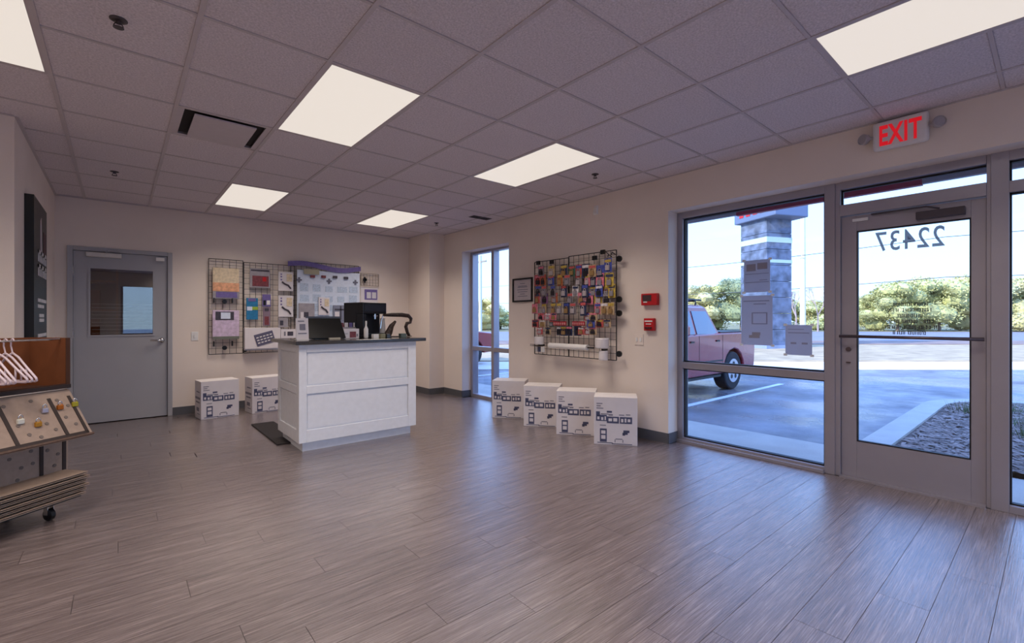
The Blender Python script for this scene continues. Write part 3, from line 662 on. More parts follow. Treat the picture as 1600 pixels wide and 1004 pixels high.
panel('hanging_pack', 'slate grey pack left of the pale teal pack on the board', 'package', 2.62, 1.24, 2.83, 1.50, YB - .10, mat('slate_grey', (128, 132, 150), .4), [('print', CARTON, [(.1, .15, .45, .6)]), ('dark', DGR, [(.5, .1, .6, .95), (.1, .7, .9, .78)])])
panel('hanging_pack', 'row of small pinkish packs below the pale product board', 'package', 2.62, 1.03, 2.92, 1.2, YB - .10, mat('pinkish_pack', (170, 150, 158), .5), [('stripe', MAR, [(.2, .1, .26, .9), (.5, .1, .56, .9), (.75, .1, .8, .9)])])
t = thing('gridwall_panel', 'small wire grid at the right end of the back wall displays', 'display grid', (0, YB, 0))
grid(t, 3.10, 1.84, 3.41, 2.045, -.03, .055, mat('pale_wire', (150, 138, 124), .5))
q = MB(); q.box(3.13, -.06, 1.92, 3.19, -.034, 1.96).box(3.15, -.06, 1.89, 3.17, -.034, 1.985); q.build('clip', BLK, t)
panel('wall_notice', 'white notice with purple framed picture right of the product board', 'notice', 3.10, 1.52, 3.41, 1.81, YB - .012, CARTON, [('purple_frame', PUR, [(.22, .3, .95, .9)]), ('picture', PAPER, [(.34, .38, .58, .74), (.64, .38, .88, .74)])], th=.01)

# ================================================================== COUNTER
ct = thing('reception_counter', 'white panelled reception counter with dark granite top', 'counter', (1.304, 4.66, 0))
W_, D_ = 1.238, .76; Z0, Z1 = .09, 1.03
q = MB(); q.box(.02, .02, Z0, W_ - .02, D_, Z1); q.build('carcass', CAB, ct)
q = MB(); q.box(.045, .05, 0, W_ - .045, D_ - .02, Z0); q.build('toe_kick', CAB, ct)
q = MB(); fy = 0
q.box(0, 0, Z0, .07, .02, Z1).box(W_ - .095, 0, Z0, W_, .02, Z1).box(.07, 0, .955, W_ - .095, .02, Z1).box(.07, 0, .555, W_ - .095, .02, .632).box(.07, 0, Z0, W_ - .095, .02, .21)
q.build('front_frame', CAB, ct, bevel=.003)
q = MB(); q.box(0, .02, Z0, .02, .09, Z1).box(0, D_ - .07, Z0, .02, D_, Z1).box(0, .09, .955, .02, D_ - .07, Z1).box(0, .09, .555, .02, D_ - .07, .632).box(0, .09, Z0, .02, D_ - .07, .21)
q.build('side_frame', CAB, ct, bevel=.003)
for z0, z1 in ((.645, .942), (.223, .542)):
    bx('front_panel', CAB, (.083, .012, z0, W_ - .108, .02, z1), ct); bx('side_panel', CAB, (.012, .103, z0, .02, D_ - .083, z1), ct)
q = MB(); q.box(W_ - .02, .02, Z0, W_, D_, Z1); q.build('end_panel', CAB, ct)
MB().box(-.04, -.05, Z1, W_ + .1, D_ + .12, Z1 + .035).build('worktop', GRAN, ct, bevel=.004)
mt = bx('floor_mat', mat('black_rubber', (34, 28, 30), .8, bump=.5, bscale=90), (1.10, 4.95, .001, 1.345, 6.15, .012)); tag(mt, 'black rubber mat edge on the floor beside and behind the counter', 'mat')
mt.location = (.12, .15, 0)
CT = Z1 + .035
def on_ct(x, y): return (x, y, CT)
t = thing('leaflet_stand', 'white leaflet stand at the left end of the counter', 'stand', on_ct(1.42, 4.95))
q = MB(); q.prism([(-.06, 0), (.06, 0), (.06, .22), (-.06, .22)], -.004, .004); o = q.build('leaflet', CARTON, t); o.rotation_euler = (-.12, 0, 0)
bx('foot', WHT, (-.06, -.02, 0, .06, .09, .006), t)
q = MB(); q.box(-.025, -.008, .10, .03, -.003, .16).box(-.04, -.008, .06, .04, -.003, .07).box(-.04, -.008, .185, .02, -.003, .195); o = q.build('leaflet_print', INKG, t); o.rotation_euler = (-.12, 0, 0)
t = thing('monitor', 'black touch monitor tilted back on the counter, left', 'monitor', on_ct(1.67, 5.05), -.15)
q = MB(); q.loft([[(-.17, -.10, .01), (.20, -.10, .01), (.20, -.07, 0.005), (-.17, -.07, .005)], [(-.17, .03, .235), (.16, .03, .235), (.16, .06, .22), (-.17, .06, .22)]])
q.build('screen_back', mat('monitor_black', (14, 16, 18), .3), t, bevel=.006)
q = MB(); q.box(-.18, .02, .215, .165, .06, .238); q.build('top_edge', mat('bezel_grey', (78, 80, 90), .35), t)
bx('foot', BLK, (-.12, -.05, 0, .12, .14, .012), t)
bx('paper_tray', mat('cream_plastic', (196, 188, 172), .5), (.02, -.16, 0.001, .13, -.11, .015), t)
t = thing('card_holder', 'small white card box with a printed photo beside the monitor', 'card holder', on_ct(1.93, 5.0))
MB().box(-.085, -.03, 0, .085, .05, .105).build('box', CARTON, t, bevel=.003)
bx('photo', MAR, (-.02, -.032, .01, .05, -.03, .075), t)
q = MB(); q.box(.055, -.032, .02, .07, -.03, .05).box(-.07, -.032, .05, -.04, -.03, .055); q.build('print', INKG, t)
t = thing('card_rack', 'low clear rack of small cards behind the card box', 'rack', on_ct(1.97, 5.2))
bx('rack_body', GRY, (-.10, -.03, 0, .12, .04, .12), t)
for k in range(4): bx('card', (MAR, CARTON, PUR, CARTON)[k], (-.08 + k * .05, -.01, .12, -.045 + k * .05, .0, .17), t)
t = thing('spray_bottle', 'slim white bottle in front of the black machine', 'bottle', on_ct(2.085, 4.95))
MB().lathe([(.022, 0), (.024, .01), (.024, .10), (.01, .13), (.008, .15)], n=16).build('bottle_body', WHT, t, smooth=True)
MB().lathe([(.010, .15), (.010, .185), (.005, .19)], n=12).build('cap', WHT, t)
# black upright machine
t = thing('drinks_machine', 'tall black upright machine with a recessed front on the counter', 'machine', on_ct(2.21, 5.22), .25)
q = MB(); q.box(-.16, -.02, 0, .17, .22, .40).box(-.16, -.14, .27, .17, -.02, .40).box(-.16, -.14, 0, .17, -.02, .03).box(-.16, -.14, .03, -.12, -.02, .27)
q.build('housing', mat('machine_black', (26, 29, 36), .28), t, bevel=.008)
bx('control_panel', mat('machine_panel', (44, 50, 62), .25), (-.14, -.143, .30, .15, -.14, .38), t)
q = MB(); q.cyl((.04, -.09, .27), (.04, -.09, .21), .015); q.box(.015, -.10, .24, .075, -.07, .255); q.build('spout', CHR, t)
bx('drip_tray', mat('tray_dark', (40, 52, 60), .3), (-.10, -.14, .03, .15, -.03, .045), t)
t = thing('jug', 'small clear jug right of the black machine', 'jug', on_ct(2.37, 5.15))
MB().lathe([(.03, 0), (.035, .01), (.032, .12), (.026, .2), (.03, .22)], n=14).build('jug_body', mat('frosted_clear', (190, 186, 184), .2, alpha=.7), t, smooth=True)
for k, (x, y, a, c, lb) in enumerate([(2.15, 4.86, .03, WHT, 'small white box on the counter before the machine'), (2.235, 4.87, .028, mat('olive_box', (140, 136, 108), .5), 'small olive box on the counter before the machine'), (2.30, 4.87, .022, GRAN, 'small dark box on the counter before the machine'),
                                      (2.50, 4.9, .035, mat('sage_box', (96, 108, 104), .5), 'low sage green box between the legs of the brown stand')]):
    s_ = MB().box(-a, -.03, 0, a, .03, .045).build('small_box', c, bevel=.003, loc=on_ct(x, y)); tag(s_, lb, 'box')
# mottled brown arched stand
t = thing('arched_stand', 'mottled dark brown arched stand with bent legs at the right end of the counter', 'stand', on_ct(2.5, 5.12))
MT = mat('mottled_brown', (62, 46, 40), .5, var=.9, scale=60)
q = MB(); q.tube([(-.14, 0, .255), (-.03, 0, .262), (.10, 0, .262), (.19, 0, .25), (.225, 0, .215), (.215, 0, .17), (.17, 0, .16), (.155, 0, .12), (.175, 0, .05), (.20, 0, .008)], [.012, .024, .026, .024, .02, .017, .022, .022, .02, .018], 8)
q.build('arch', MT, t, smooth=True)
q = MB(); q.tube([(-.14, 0, .25), (-.16, 0, .18), (-.17, .0, .1)], .007); q.build('handle', CHR, t)
q = MB(); q.tube([(.02, 0, .185), (-.03, 0, .13), (-.06, 0, .06), (-.09, 0, .01)], [.014, .03, .042, .046], 8); q.box(-.13, -.03, 0, .22, .03, .008); q.build('leg', MT, t)

# ================================================================== MOVING BOXES
def carton(label, x, y, rz, right=True):
    t = thing('storage_carton', label, 'box', (x, y, 0), rz, 'white printed storage cartons on the floor')
    W, D, Hh = .43, .31, .478
    MB().box(0, 0, 0, W, D, Hh).build('carton_body', CARTON, t, bevel=.004)
    bx('top_flap', mat('flap_white', (232, 226, 224), .6), (.0, D / 2 + .002, Hh, W, D, Hh + .003), t)
    bx('top_flap', MC['flap_white'], (.0, 0, Hh, W, D / 2 - .002, Hh + .003), t)
    def R4(l): 
        q = MB()
        for a, b, c, d in l: q.box(W * a, -.0015, Hh * b, W * c, 0, Hh * d)
        return q
    R4([(.05, .50, .30, .63), (.30, .46, .58, .60), (.60, .46, .88, .60), (.14, .06, .30, .34), (.66, .21, .72, .27), (.68, .23, .78, .32), (.74, .27, .82, .32), (.05, .60, .14, .70), (.08, .035, .44, .05), (.42, .02, .88, .035), (.30, .68, .42, .72)]).build('navy_print', INK, t)
    q = MB()
    for a, b, c, d in [(.08, .53, .13, .59), (.17, .52, .22, .58), (.25, .52, .28, .6), (.34, .50, .42, .56), (.45, .50, .54, .57), (.63, .49, .68, .56), (.71, .49, .75, .57), (.78, .50, .84, .56), (.17, .12, .27, .20), (.17, .23, .27, .30)]: q.box(W * a, -.0025, Hh * b, W * c, -.0015, Hh * d)
    q.build('white_print', CARTON, t)
    R4([(.06, .86, .2, .88), (.06, .81, .16, .83), (.06, .76, .22, .78), (.16, .64, .34, .66), (.34, .62, .44, .65), (.58, .63, .70, .65), (.74, .64, .84, .66), (.14, .40, .28, .42), (.5, .12, .66, .14), (.48, .06, .5, .12), (.66, .06, .68, .12)]).build('grey_print', INKG, t)
    q = MB()
    for z0, z1, a, b in ((.7, .73, .2, .7), (.52, .58, .12, .9), (.42, .46, .2, .8), (.2, .3, .3, .7), (.12, .14, .2, .6)): q.box(-.0015, D * a, Hh * z0, 0, D * b, Hh * z1)
    q.build('side_print', INKG, t)
    return t
ang = math.atan2(-.8, .6)
carton('white printed storage carton nearest the big window, fourth in the right wall row', 3.707, 3.077, ang)
carton('white printed storage carton, third in the row along the right wall', 3.70, 3.605, ang)
carton('white printed storage carton, second in the row along the right wall', 3.692, 4.14, ang + .02)
carton('white printed storage carton beside the narrow window, first in the right wall row', 3.694, 4.754, ang + .04)
carton('white printed storage carton by the back wall nearest the grey door', .794, 7.012, .10)
carton('white printed storage carton by the back wall, partly behind the counter', 1.37, 7.01, .10)

# ================================================================== LEFT POSTER
t = thing('wall_poster', 'tall black poster panel with pale lettering on the left wall', 'poster', (XC, 5.3, 0), PI / 2)
# local x -> +Y world, local -y -> +X world
MB().box(0, -.055, .95, .86, 0, 2.27).build('panel', mat('poster_black', (26, 27, 30), .4), t)
PG = mat('poster_grey', (206, 204, 208), .5, var=.2, scale=20)
q = MB(); q.loft([[(.40, -.057, 1.86), (.50, -.057, 1.86), (.50, -.055, 1.86), (.40, -.055, 1.86)], [(.38, -.057, 2.12), (.46, -.057, 2.16), (.46, -.055, 2.16), (.38, -.055, 2.12)]]); q.build('pale_shape', mat('poster_mauve', (186, 176, 184), .5), t)
bx('maroon_shape', mat('poster_maroon', (70, 30, 44), .5), (.58, -.057, 1.84, .8, -.055, 2.05), t)
q = MB(); rr = random.Random(2)
for z, hh, n in ((1.76, .10, 3), (1.64, .10, 3)):
    for k in range(n):
        x = .24 + k * .2; q.box(x, -.058, z, x + .05, -.055, z + hh); q.box(x, -.058, z + hh - .03, x + .15, -.055, z + hh); q.box(x + .1, -.058, z, x + .15, -.055, z + hh * .6)
for z, a, b in ((1.42, .22, .8), (1.37, .22, .62), (1.29, .3, .62), (1.25, .3, .62), (1.12, .22, .8), (1.03, .22, .8)): q.box(a, -.058, z, b, -.055, z + .028)
q.build('pale_lettering', PG, t)

# ================================================================== ROLLING DISPLAY CART
AC = math.atan2(.638, .77); OC = Vector((-.335, 4.14, 0))
def cl(u, y, z=0): return (OC.x + math.cos(AC) * u - math.sin(AC) * y, OC.y + math.sin(AC) * u + math.cos(AC) * y, z)
ca = thing('rolling_display_cart', 'wheeled display cart with tilted tan cardboard panel, left edge of picture', 'cart', tuple(OC), AC)
MB().box(-1.0, -.06, .105, .14, .42, .125).build('base_frame', BLK, ca)
for x, y in ((0, 0), (-.88, 0), (0, .36), (-.88, .36)):
    q = MB(); q.cyl((x - .012, y, .036), (x + .012, y, .036), .036, n=18); o = q.build('caster', BLK, ca)
    q = MB(); q.box(x - .018, y - .012, .036, x - .014, y + .02, .10).box(x + .014, y - .012, .036, x + .018, y + .02, .10).box(x - .02, y - .02, .095, x + .02, y + .025, .105); q.build('caster_fork', CHR, o)
MB().box(-1.0, .10, .24, .18, .115, .80).build('lower_panel', TAN, ca)
q = MB()
for u0, u1, z0, z1 in ((.145, .165, .26, .48), (.015, .035, .25, .48), (-.30, -.28, .25, .48), (-1, .165, .245, .262)): q.box(u0, .094, z0, u1, .10, z1)
q.build('dark_strip', DARK, ca)
q = MB(); rr = random.Random(5)
for u, z in ((.06, .42), (.12, .38), (-.03, .44), (-.08, .35), (-.14, .42), (-.2, .33), (-.1, .28), (.1, .31), (-.02, .36), (-.24, .44)): q.cyl((u, .10, z), (u, .097, z), .011, n=8)
q.build('rosette', mat('rosette_grey', (112, 100, 94), .7), ca)
# tilted panel
tp = MB(); t0 = (.10, .80); t1 = (-.10, .505)
d = Vector((0, t1[0] - t0[0], t1[1] - t0[1])); dl = d.length; d.normalize(); nrm = Vector((0, -d.z * -1, 0)); nrm = Vector((0, d.z, -d.y)).normalized()
if nrm.y > 0: nrm = -nrm
def tpt(u, s, h): p = Vector((u, t0[0], t0[1])) + d * s + nrm * h; return tuple(p)
def tbox(q, u0, s0, u1, s1, h0, h1): q.loft([[tpt(u0, s0, h0), tpt(u1, s0, h0), tpt(u1, s1, h0), tpt(u0, s1, h0)], [tpt(u0, s0, h1), tpt(u1, s0, h1), tpt(u1, s1, h1), tpt(u0, s1, h1)]])
q = MB(); tbox(q, -1.0, 0, .185, dl, -.012, 0); q.build('tilted_panel', TAN, ca)
q = MB()
for u0, s0, u1, s1 in ((.150, .05, .168, dl - .02), (.035, .05, .055, dl - .03), (-.225, .05, -.205, dl - .03), (-1, dl - .035, .165, dl - .015), (-.6, .05, -.58, dl - .03)): tbox(q, u0, s0, u1, s1, 0, .004)
q.build('dark_strip', DARK, ca)
q = MB()
for u, s in ((.085, .07), (.12, .26), (.085, .2), (.0, .27), (-.05, .05), (-.03, .22), (-.14, .27), (-.19, .06), (-.17, .2), (-.09, .3), (.13, .12), (-.32, .1), (-.35, .25)):
    c = Vector(tpt(u, s, 0)); q.cyl(c, c + nrm * .003, .011, n=8)
q.build('rosette', MC['rosette_grey'], ca)
q = MB(); tbox(q, -1.0, dl - .012, .187, dl, 0, .012); q.build('ledge', TAN2, ca)
MB().box(-1.0, .085, .81, .187, .095, .835).build('shelf_edge', DARK, ca)
# flattened boxes
for k in range(6):
    z = .1265 + k * .0255; du = (-.01, .0, .012, .004, .016, .008)[k]
    t = thing('flattened_box', 'flattened brown cardboard box, %s from the bottom of the stack on the cart' % ordi(k), 'cardboard', cl(0, 0, z), AC, 'flattened boxes stacked on the cart')
    q = MB(); q.box(-1.0, -.10 + (k % 2) * .006, 0, .15 + du, .35, .003).box(-1.0, -.10 + (k % 2) * .006, .0095, .15 + du, .35, .0125); q.build('liner', TAN, t)
    q = MB(); n = 60
    for j in range(n): x = -1.0 + (1.14 + du) * j / n; q.box(x, -.07, .003, x + .006, .34, .0095)
    q.build('fluting', TAN2, t)  # dark brown puts the shade of the gaps between boards into the colour
# brown wardrobe box with hangers
t = thing('wardrobe_box', 'open fronted dark brown wardrobe box on top of the cart', 'box', cl(0, 0, .812), AC)
z1 = .335
q = MB(); q.box(-1.0, .42, 0, .187, .43, z1); q.build('back_panel', BRN, t)
q = MB(); q.box(.177, .10, 0, .187, .42, z1); q.build('end_panel', BRN, t)
q = MB(); q.box(-1.0, .10, 0, .177, .42, .008); q.build('bottom_panel', mat('dark_brown_board', (74, 44, 30), .8), t)
q = MB(); q.box(-1.0, .097, 0, .187, .10, .03).box(.165, .095, 0, .19, .10, z1); q.build('front_lip', mat('dark_brown_board', (74, 44, 30), .8), t)
q = MB(); q.tube([(-1.0, .16, z1 - .01), (.18, .16, z1 - .01)], .007, 8); q.build('hanger_rail', CHR, t)
HG = mat('hanger_white', (214, 196, 204), .35)
for k in range(7):
    t = thing('coat_hanger', 'pale plastic coat hanger, %s from the right on the wardrobe box rail' % ordi(k), 'hanger', cl(-.085 - k * .035, .16, .812 + z1 - .01), AC + .06 * (k % 3 - 1), 'coat hangers on the wardrobe box rail')
    q = MB(); hk = [(0, -.028 * math.cos(a) , .0 + .028 * math.sin(a)) for a in [PI * .0 + PI * j / 6 for j in range(7)]]
    hk = [(0, .012 * math.cos(a), .002 + .012 * math.sin(a)) for a in [PI * j / 6 for j in range(7)]]
    q.tube(hk[::-1] + [(0, .014, -.03), (0, .0, -.075)], .004, 6); q.build('hook', HG, t)
    q = MB(); q.tube([(0, 0, -.075), (0, -.05, -.10), (0, -.12, -.16), (0, -.20, -.225), (0, -.205, -.24), (0, -.19, -.245), (0, 0, -.245), (0, .19, -.245), (0, .205, -.24), (0, .20, -.225), (0, .12, -.16), (0, .05, -.10), (0, 0, -.075)], .0065, 6)
    q.tube([(0, -.12, -.165), (0, -.12, -.243)], .005, 5); q.build('hanger_body', HG, t, smooth=True)
# padlocks on the tilted panel
lk = [(-.155, .17, (226, 224, 210), 'white'), (-.08, .21, (196, 140, 52), 'gold'), (-.012, .125, (190, 186, 200), 'silver'), (.075, .12, (190, 110, 42), 'copper orange'), (.165, .115, (190, 180, 60), 'yellow green')]
for u, s, c, nm in lk:
    p = Vector(tpt(u, s, .0)); t = thing('padlock', '%s padlock hanging on the tilted panel of the cart' % nm, 'padlock', cl(*p), AC + .2, 'padlocks on the cart panel')
    t.rotation_euler = (math.atan2(nrm.z, -nrm.y) * -1 * 0, 0, AC)
    mm = mat('padlock_' + nm.replace(' ', '_'), c, .25, metal=.5 if nm != 'white' else 0)
    MB().box(-.017, -.022, -.016, .017, -.004, .014).build('lock_body', mm, t, bevel=.004)
    q = MB(); q.tube([(-.011, -.013, .012), (-.011, -.013, .028), (0, -.013, .04), (.011, -.013, .028), (.011, -.013, .012)], .0035); q.build('shackle', CHR, t, smooth=True)

# ================================================================== NOTICES TAPED ON THE BIG WINDOW
NB = mat('notice_back', (196, 194, 206), .7, var=.04, scale=8)
_n = NB.node_tree.nodes; _L = NB.node_tree.links; _tr = _n.new('ShaderNodeBsdfTranslucent'); _tr.inputs[0].default_value = (.62, .62, .68, 1)
_mx = _n.new('ShaderNodeMixShader'); _mx.inputs[0].default_value = .5; _out = [x for x in _n if x.type == 'OUTPUT_MATERIAL'][0]
_L.new(_n['Principled BSDF'].outputs[0], _mx.inputs[1]); _L.new(_tr.outputs[0], _mx.inputs[2]); _L.new(_mx.outputs[0], _out.inputs[0])
def notice(lb, y0, z0, y1, z1, lines, par=None):
    t = thing('window_notice', lb, 'notice', (XS + .047, (y0 + y1) / 2, (z0 + z1) / 2), RZR)
    a, b = abs(y1 - y0) / 2, (z1 - z0) / 2
    MB().box(-a, 0, -b, a, .0015, b).build('sheet', NB, t)
    q = MB()
    for u0, v0, u1, v1 in lines: q.box(-a + 2 * a * u0, -.001, -b + 2 * b * v0, -a + 2 * a * u1, 0, -b + 2 * b * v1)
    q.build('faint_print', mat('show_through_print', (150, 148, 164), .7), t)
    q = MB()
    for x, z in ((-a, b), (a, b), (-a, -b), (a, -b)): q.box(x - .015, -.0012, z - .01, x + .015, 0, z + .01)
    q.build('tape', mat('tape_strip', (228, 232, 240), .3), t)
notice('upper grey notice taped on the big window', 1.696, 1.523, 1.927, 1.822, [(.1, .66, .46, .88), (.52, .7, .9, .9), (.05, .56, .95, .58), (.05, .30, .95, .32), (.6, .36, .9, .38)])
notice('large grey notice taped on the big window below the upper one', 1.675, 1.034, 1.95, 1.492, [(.34, .42, .38, .66), (.38, .42, .82, .44), (.38, .64, .82, .66), (.8, .42, .84, .66), (.25, .14, .6, .2), (.35, .2, .62, .26), (.06, .88, .9, .9), (.4, .82, .8, .84)])
notice('small square grey notice taped low on the big window', 1.362, .961, 1.569, 1.224, [(.1, .72, .9, .75), (.1, .84, .7, .86), (.2, .36, .42, .42), (.62, .36, .84, .42)])

# ================================================================== OUTSIDE
GZ = -.13
ASP = mat('asphalt', (108, 106, 112), .36, spec=.6, var=.4, scale=1.3, bump=.5, bscale=55)
_n = ASP.node_tree.nodes; _L = ASP.node_tree.links; _b = _n['Principled BSDF']
_z = _n.new('ShaderNodeTexNoise'); _z.inputs['Scale'].default_value = .55; _z.inputs['Detail'].default_value = 7; _z.inputs['Roughness'].default_value = .65
_r = _n.new('ShaderNodeMapRange'); _r.inputs[1].default_value = .4; _r.inputs[2].default_value = .62; _r.inputs[3].default_value = .16; _r.inputs[4].default_value = .62
_L.new([x for x in _n if x.type == 'TEX_COORD'][0].outputs['Object'], _z.inputs['Vector']); _L.new(_z.outputs[0], _r.inputs[0]); _L.new(_r.outputs[0], _b.inputs['Roughness'])
struct(bx('parking_lot', ASP, (-60, -70, GZ - .1, 120, 90, GZ)))
struct(bx('sidewalk', CONC, (XO, -14, GZ, 5.92, 20, GZ + .03), bevel=.01))
# world frame of the street: p runs along it, n away from the shop
pv = Vector((.763, -.647, 0)); nv = Vector((.647, .763, 0))
def strip(name, m, d0, d1, r0, r1, z):
    q = MB(); c = [nv * d0 + pv * r0, nv * d0 + pv * r1, nv * d1 + pv * r1, nv * d1 + pv * r0]
    q.loft([[(v.x, v.y, GZ - .05) for v in c], [(v.x, v.y, z) for v in c]]); return struct(q.build(name, m))
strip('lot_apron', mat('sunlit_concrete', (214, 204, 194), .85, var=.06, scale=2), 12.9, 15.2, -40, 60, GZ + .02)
strip('lawn', mat('dry_grass', (176, 154, 122), .95, var=.25, scale=1.5, bump=.6, bscale=20), 15.2, 25, -50, 80, GZ + .05)
strip('verge', mat('reddish_verge', (138, 116, 106), .95, var=.35, scale=1.2), 25, 29, -60, 90, GZ + .08)
strip('road', mat('road_grey', (132, 128, 134), .8, var=.1, scale=1), 29, 52, -80, 120, GZ + .04)
strip('far_verge', mat('olive_ground', (132, 124, 88), .95, var=.3, scale=.5), 52, 200, -200, 260, GZ + .06)
PLN = mat('white_road_paint', (214, 216, 224), .7, var=.1, scale=12)
for y in (3.86, 6.6, 9.3, 12.1, 14.9):
    struct(bx('trim_1', PLN, (5.9, y, GZ, 11.0, y + .10, GZ + .006)))
# kerb and planting bed
def bed_outline(off):
    x0, x1, y1 = 5.93, 11.0 + off, 1.15 + off
    pts = [(x0, -8)]
    r = .06
    for k in range(7): a = PI - k * PI / 12; pts.append((x0 + r + r * math.cos(a), y1 - r + r * math.sin(a)))
    for k in range(9): a = PI / 2 - k * PI / 16; R2 = 1.2 + off; pts.append((x1 - R2 + R2 * math.cos(a), y1 - R2 + R2 * math.sin(a)))
    pts.append((x1, -8)); return pts
o_, i_ = bed_outline(.26), bed_outline(0)
q = MB(); n = len(o_); vs = []
for P_, z in ((o_, GZ), (o_, -.055), (i_, -.055), (i_, GZ)): vs += [(x, y, z) for x, y in P_]
q.add(vs, [(a * n + k, a * n + k + 1, b * n + k + 1, b * n + k) for a, b in ((0, 1), (1, 2), (2, 3)) for k in range(n - 1)])
struct(q.build('kerb', CONC))
q = MB(); q.add([(x, y, -.085) for x, y in i_], [tuple(range(n))]); bedo = struct(q.build('planting_bed', mat('mulch', (96, 82, 76), .95, var=.6, scale=30, bump=.4, bscale=60)))
q = MB(); rr = random.Random(11)
for k in range(8000):
    x = 6.0 + rr.random() ** 1.2 * 4.7; y = 1.1 - rr.random() * 3.0; a = rr.random() * PI; l, wd = rr.uniform(.02, .06), rr.uniform(.006, .016); z = -.083 + rr.random() * .02
    dx, dy = math.cos(a), math.sin(a); tz = rr.uniform(-.015, .02)
    q.add([(x - dx * l - dy * wd, y - dy * l + dx * wd, z), (x + dx * l - dy * wd, y + dy * l + dx * wd, z + tz), (x + dx * l + dy * wd, y + dy * l - dx * wd, z + tz + .004), (x - dx * l + dy * wd, y - dy * l - dx * wd, z + .004)], [(0, 1, 2, 3)])
tag(q.build('bark_chips', mat('bark', (134, 116, 108), .9, var=.5, scale=9, rnd=0)), 'grey brown bark chips covering the planting bed', 'mulch', kind='stuff')
LG = mat('weed_green', (96, 112, 74), .8, var=.4, scale=12)
for k, (x, y) in enumerate([(9.4, .85), (8.6, .55), (9.9, .5), (7.9, .25), (8.8, .15)]):
    q = MB()
    for j in range(90):
        a = rr.random() * 2 * PI; r = rr.random() * .22; bx_, by_ = r * math.cos(a), r * math.sin(a); hh = rr.uniform(.06, .2); l = rr.uniform(.02, .08)
        q.add([(bx_, by_, 0), (bx_ + .012, by_ + .008, 0), (bx_ + l * math.cos(a), by_ + l * math.sin(a), hh)], [(0, 1, 2)])
    tag(q.build('weed_clump', LG, loc=(x, y, -.085)), 'low green weed clump in the bark bed, %s from the kerb corner' % ordi(k), 'plant', 'weeds in the planting bed')
# canopy over the storefront
cn = thing('canopy', 'maroon edged metal canopy above the shop windows outside', 'canopy', (XO, 0, 0))
CS = mat('canopy_soffit', (150, 142, 150), .6)
for k in range(46): bx('soffit_slat', CS, (.02 + 0, -3.0 + k * .14, 2.66, .9, -3.0 + k * .14 + .115, 2.68), cn)
MB().box(.9, .8, 2.485, .96, 2.45, 2.95).build('fascia', mat('maroon_fascia', (150, 48, 72), .5, var=.1), cn)
for a, b in ((-3.2, .8), (2.45, 3.9)): MB().box(.9, a, 2.495, .955, b, 2.95).build('fascia', CS, cn)
MB().box(0, -3.2, 2.69, .9, 3.6, 2.95).build('deck', CS, cn)

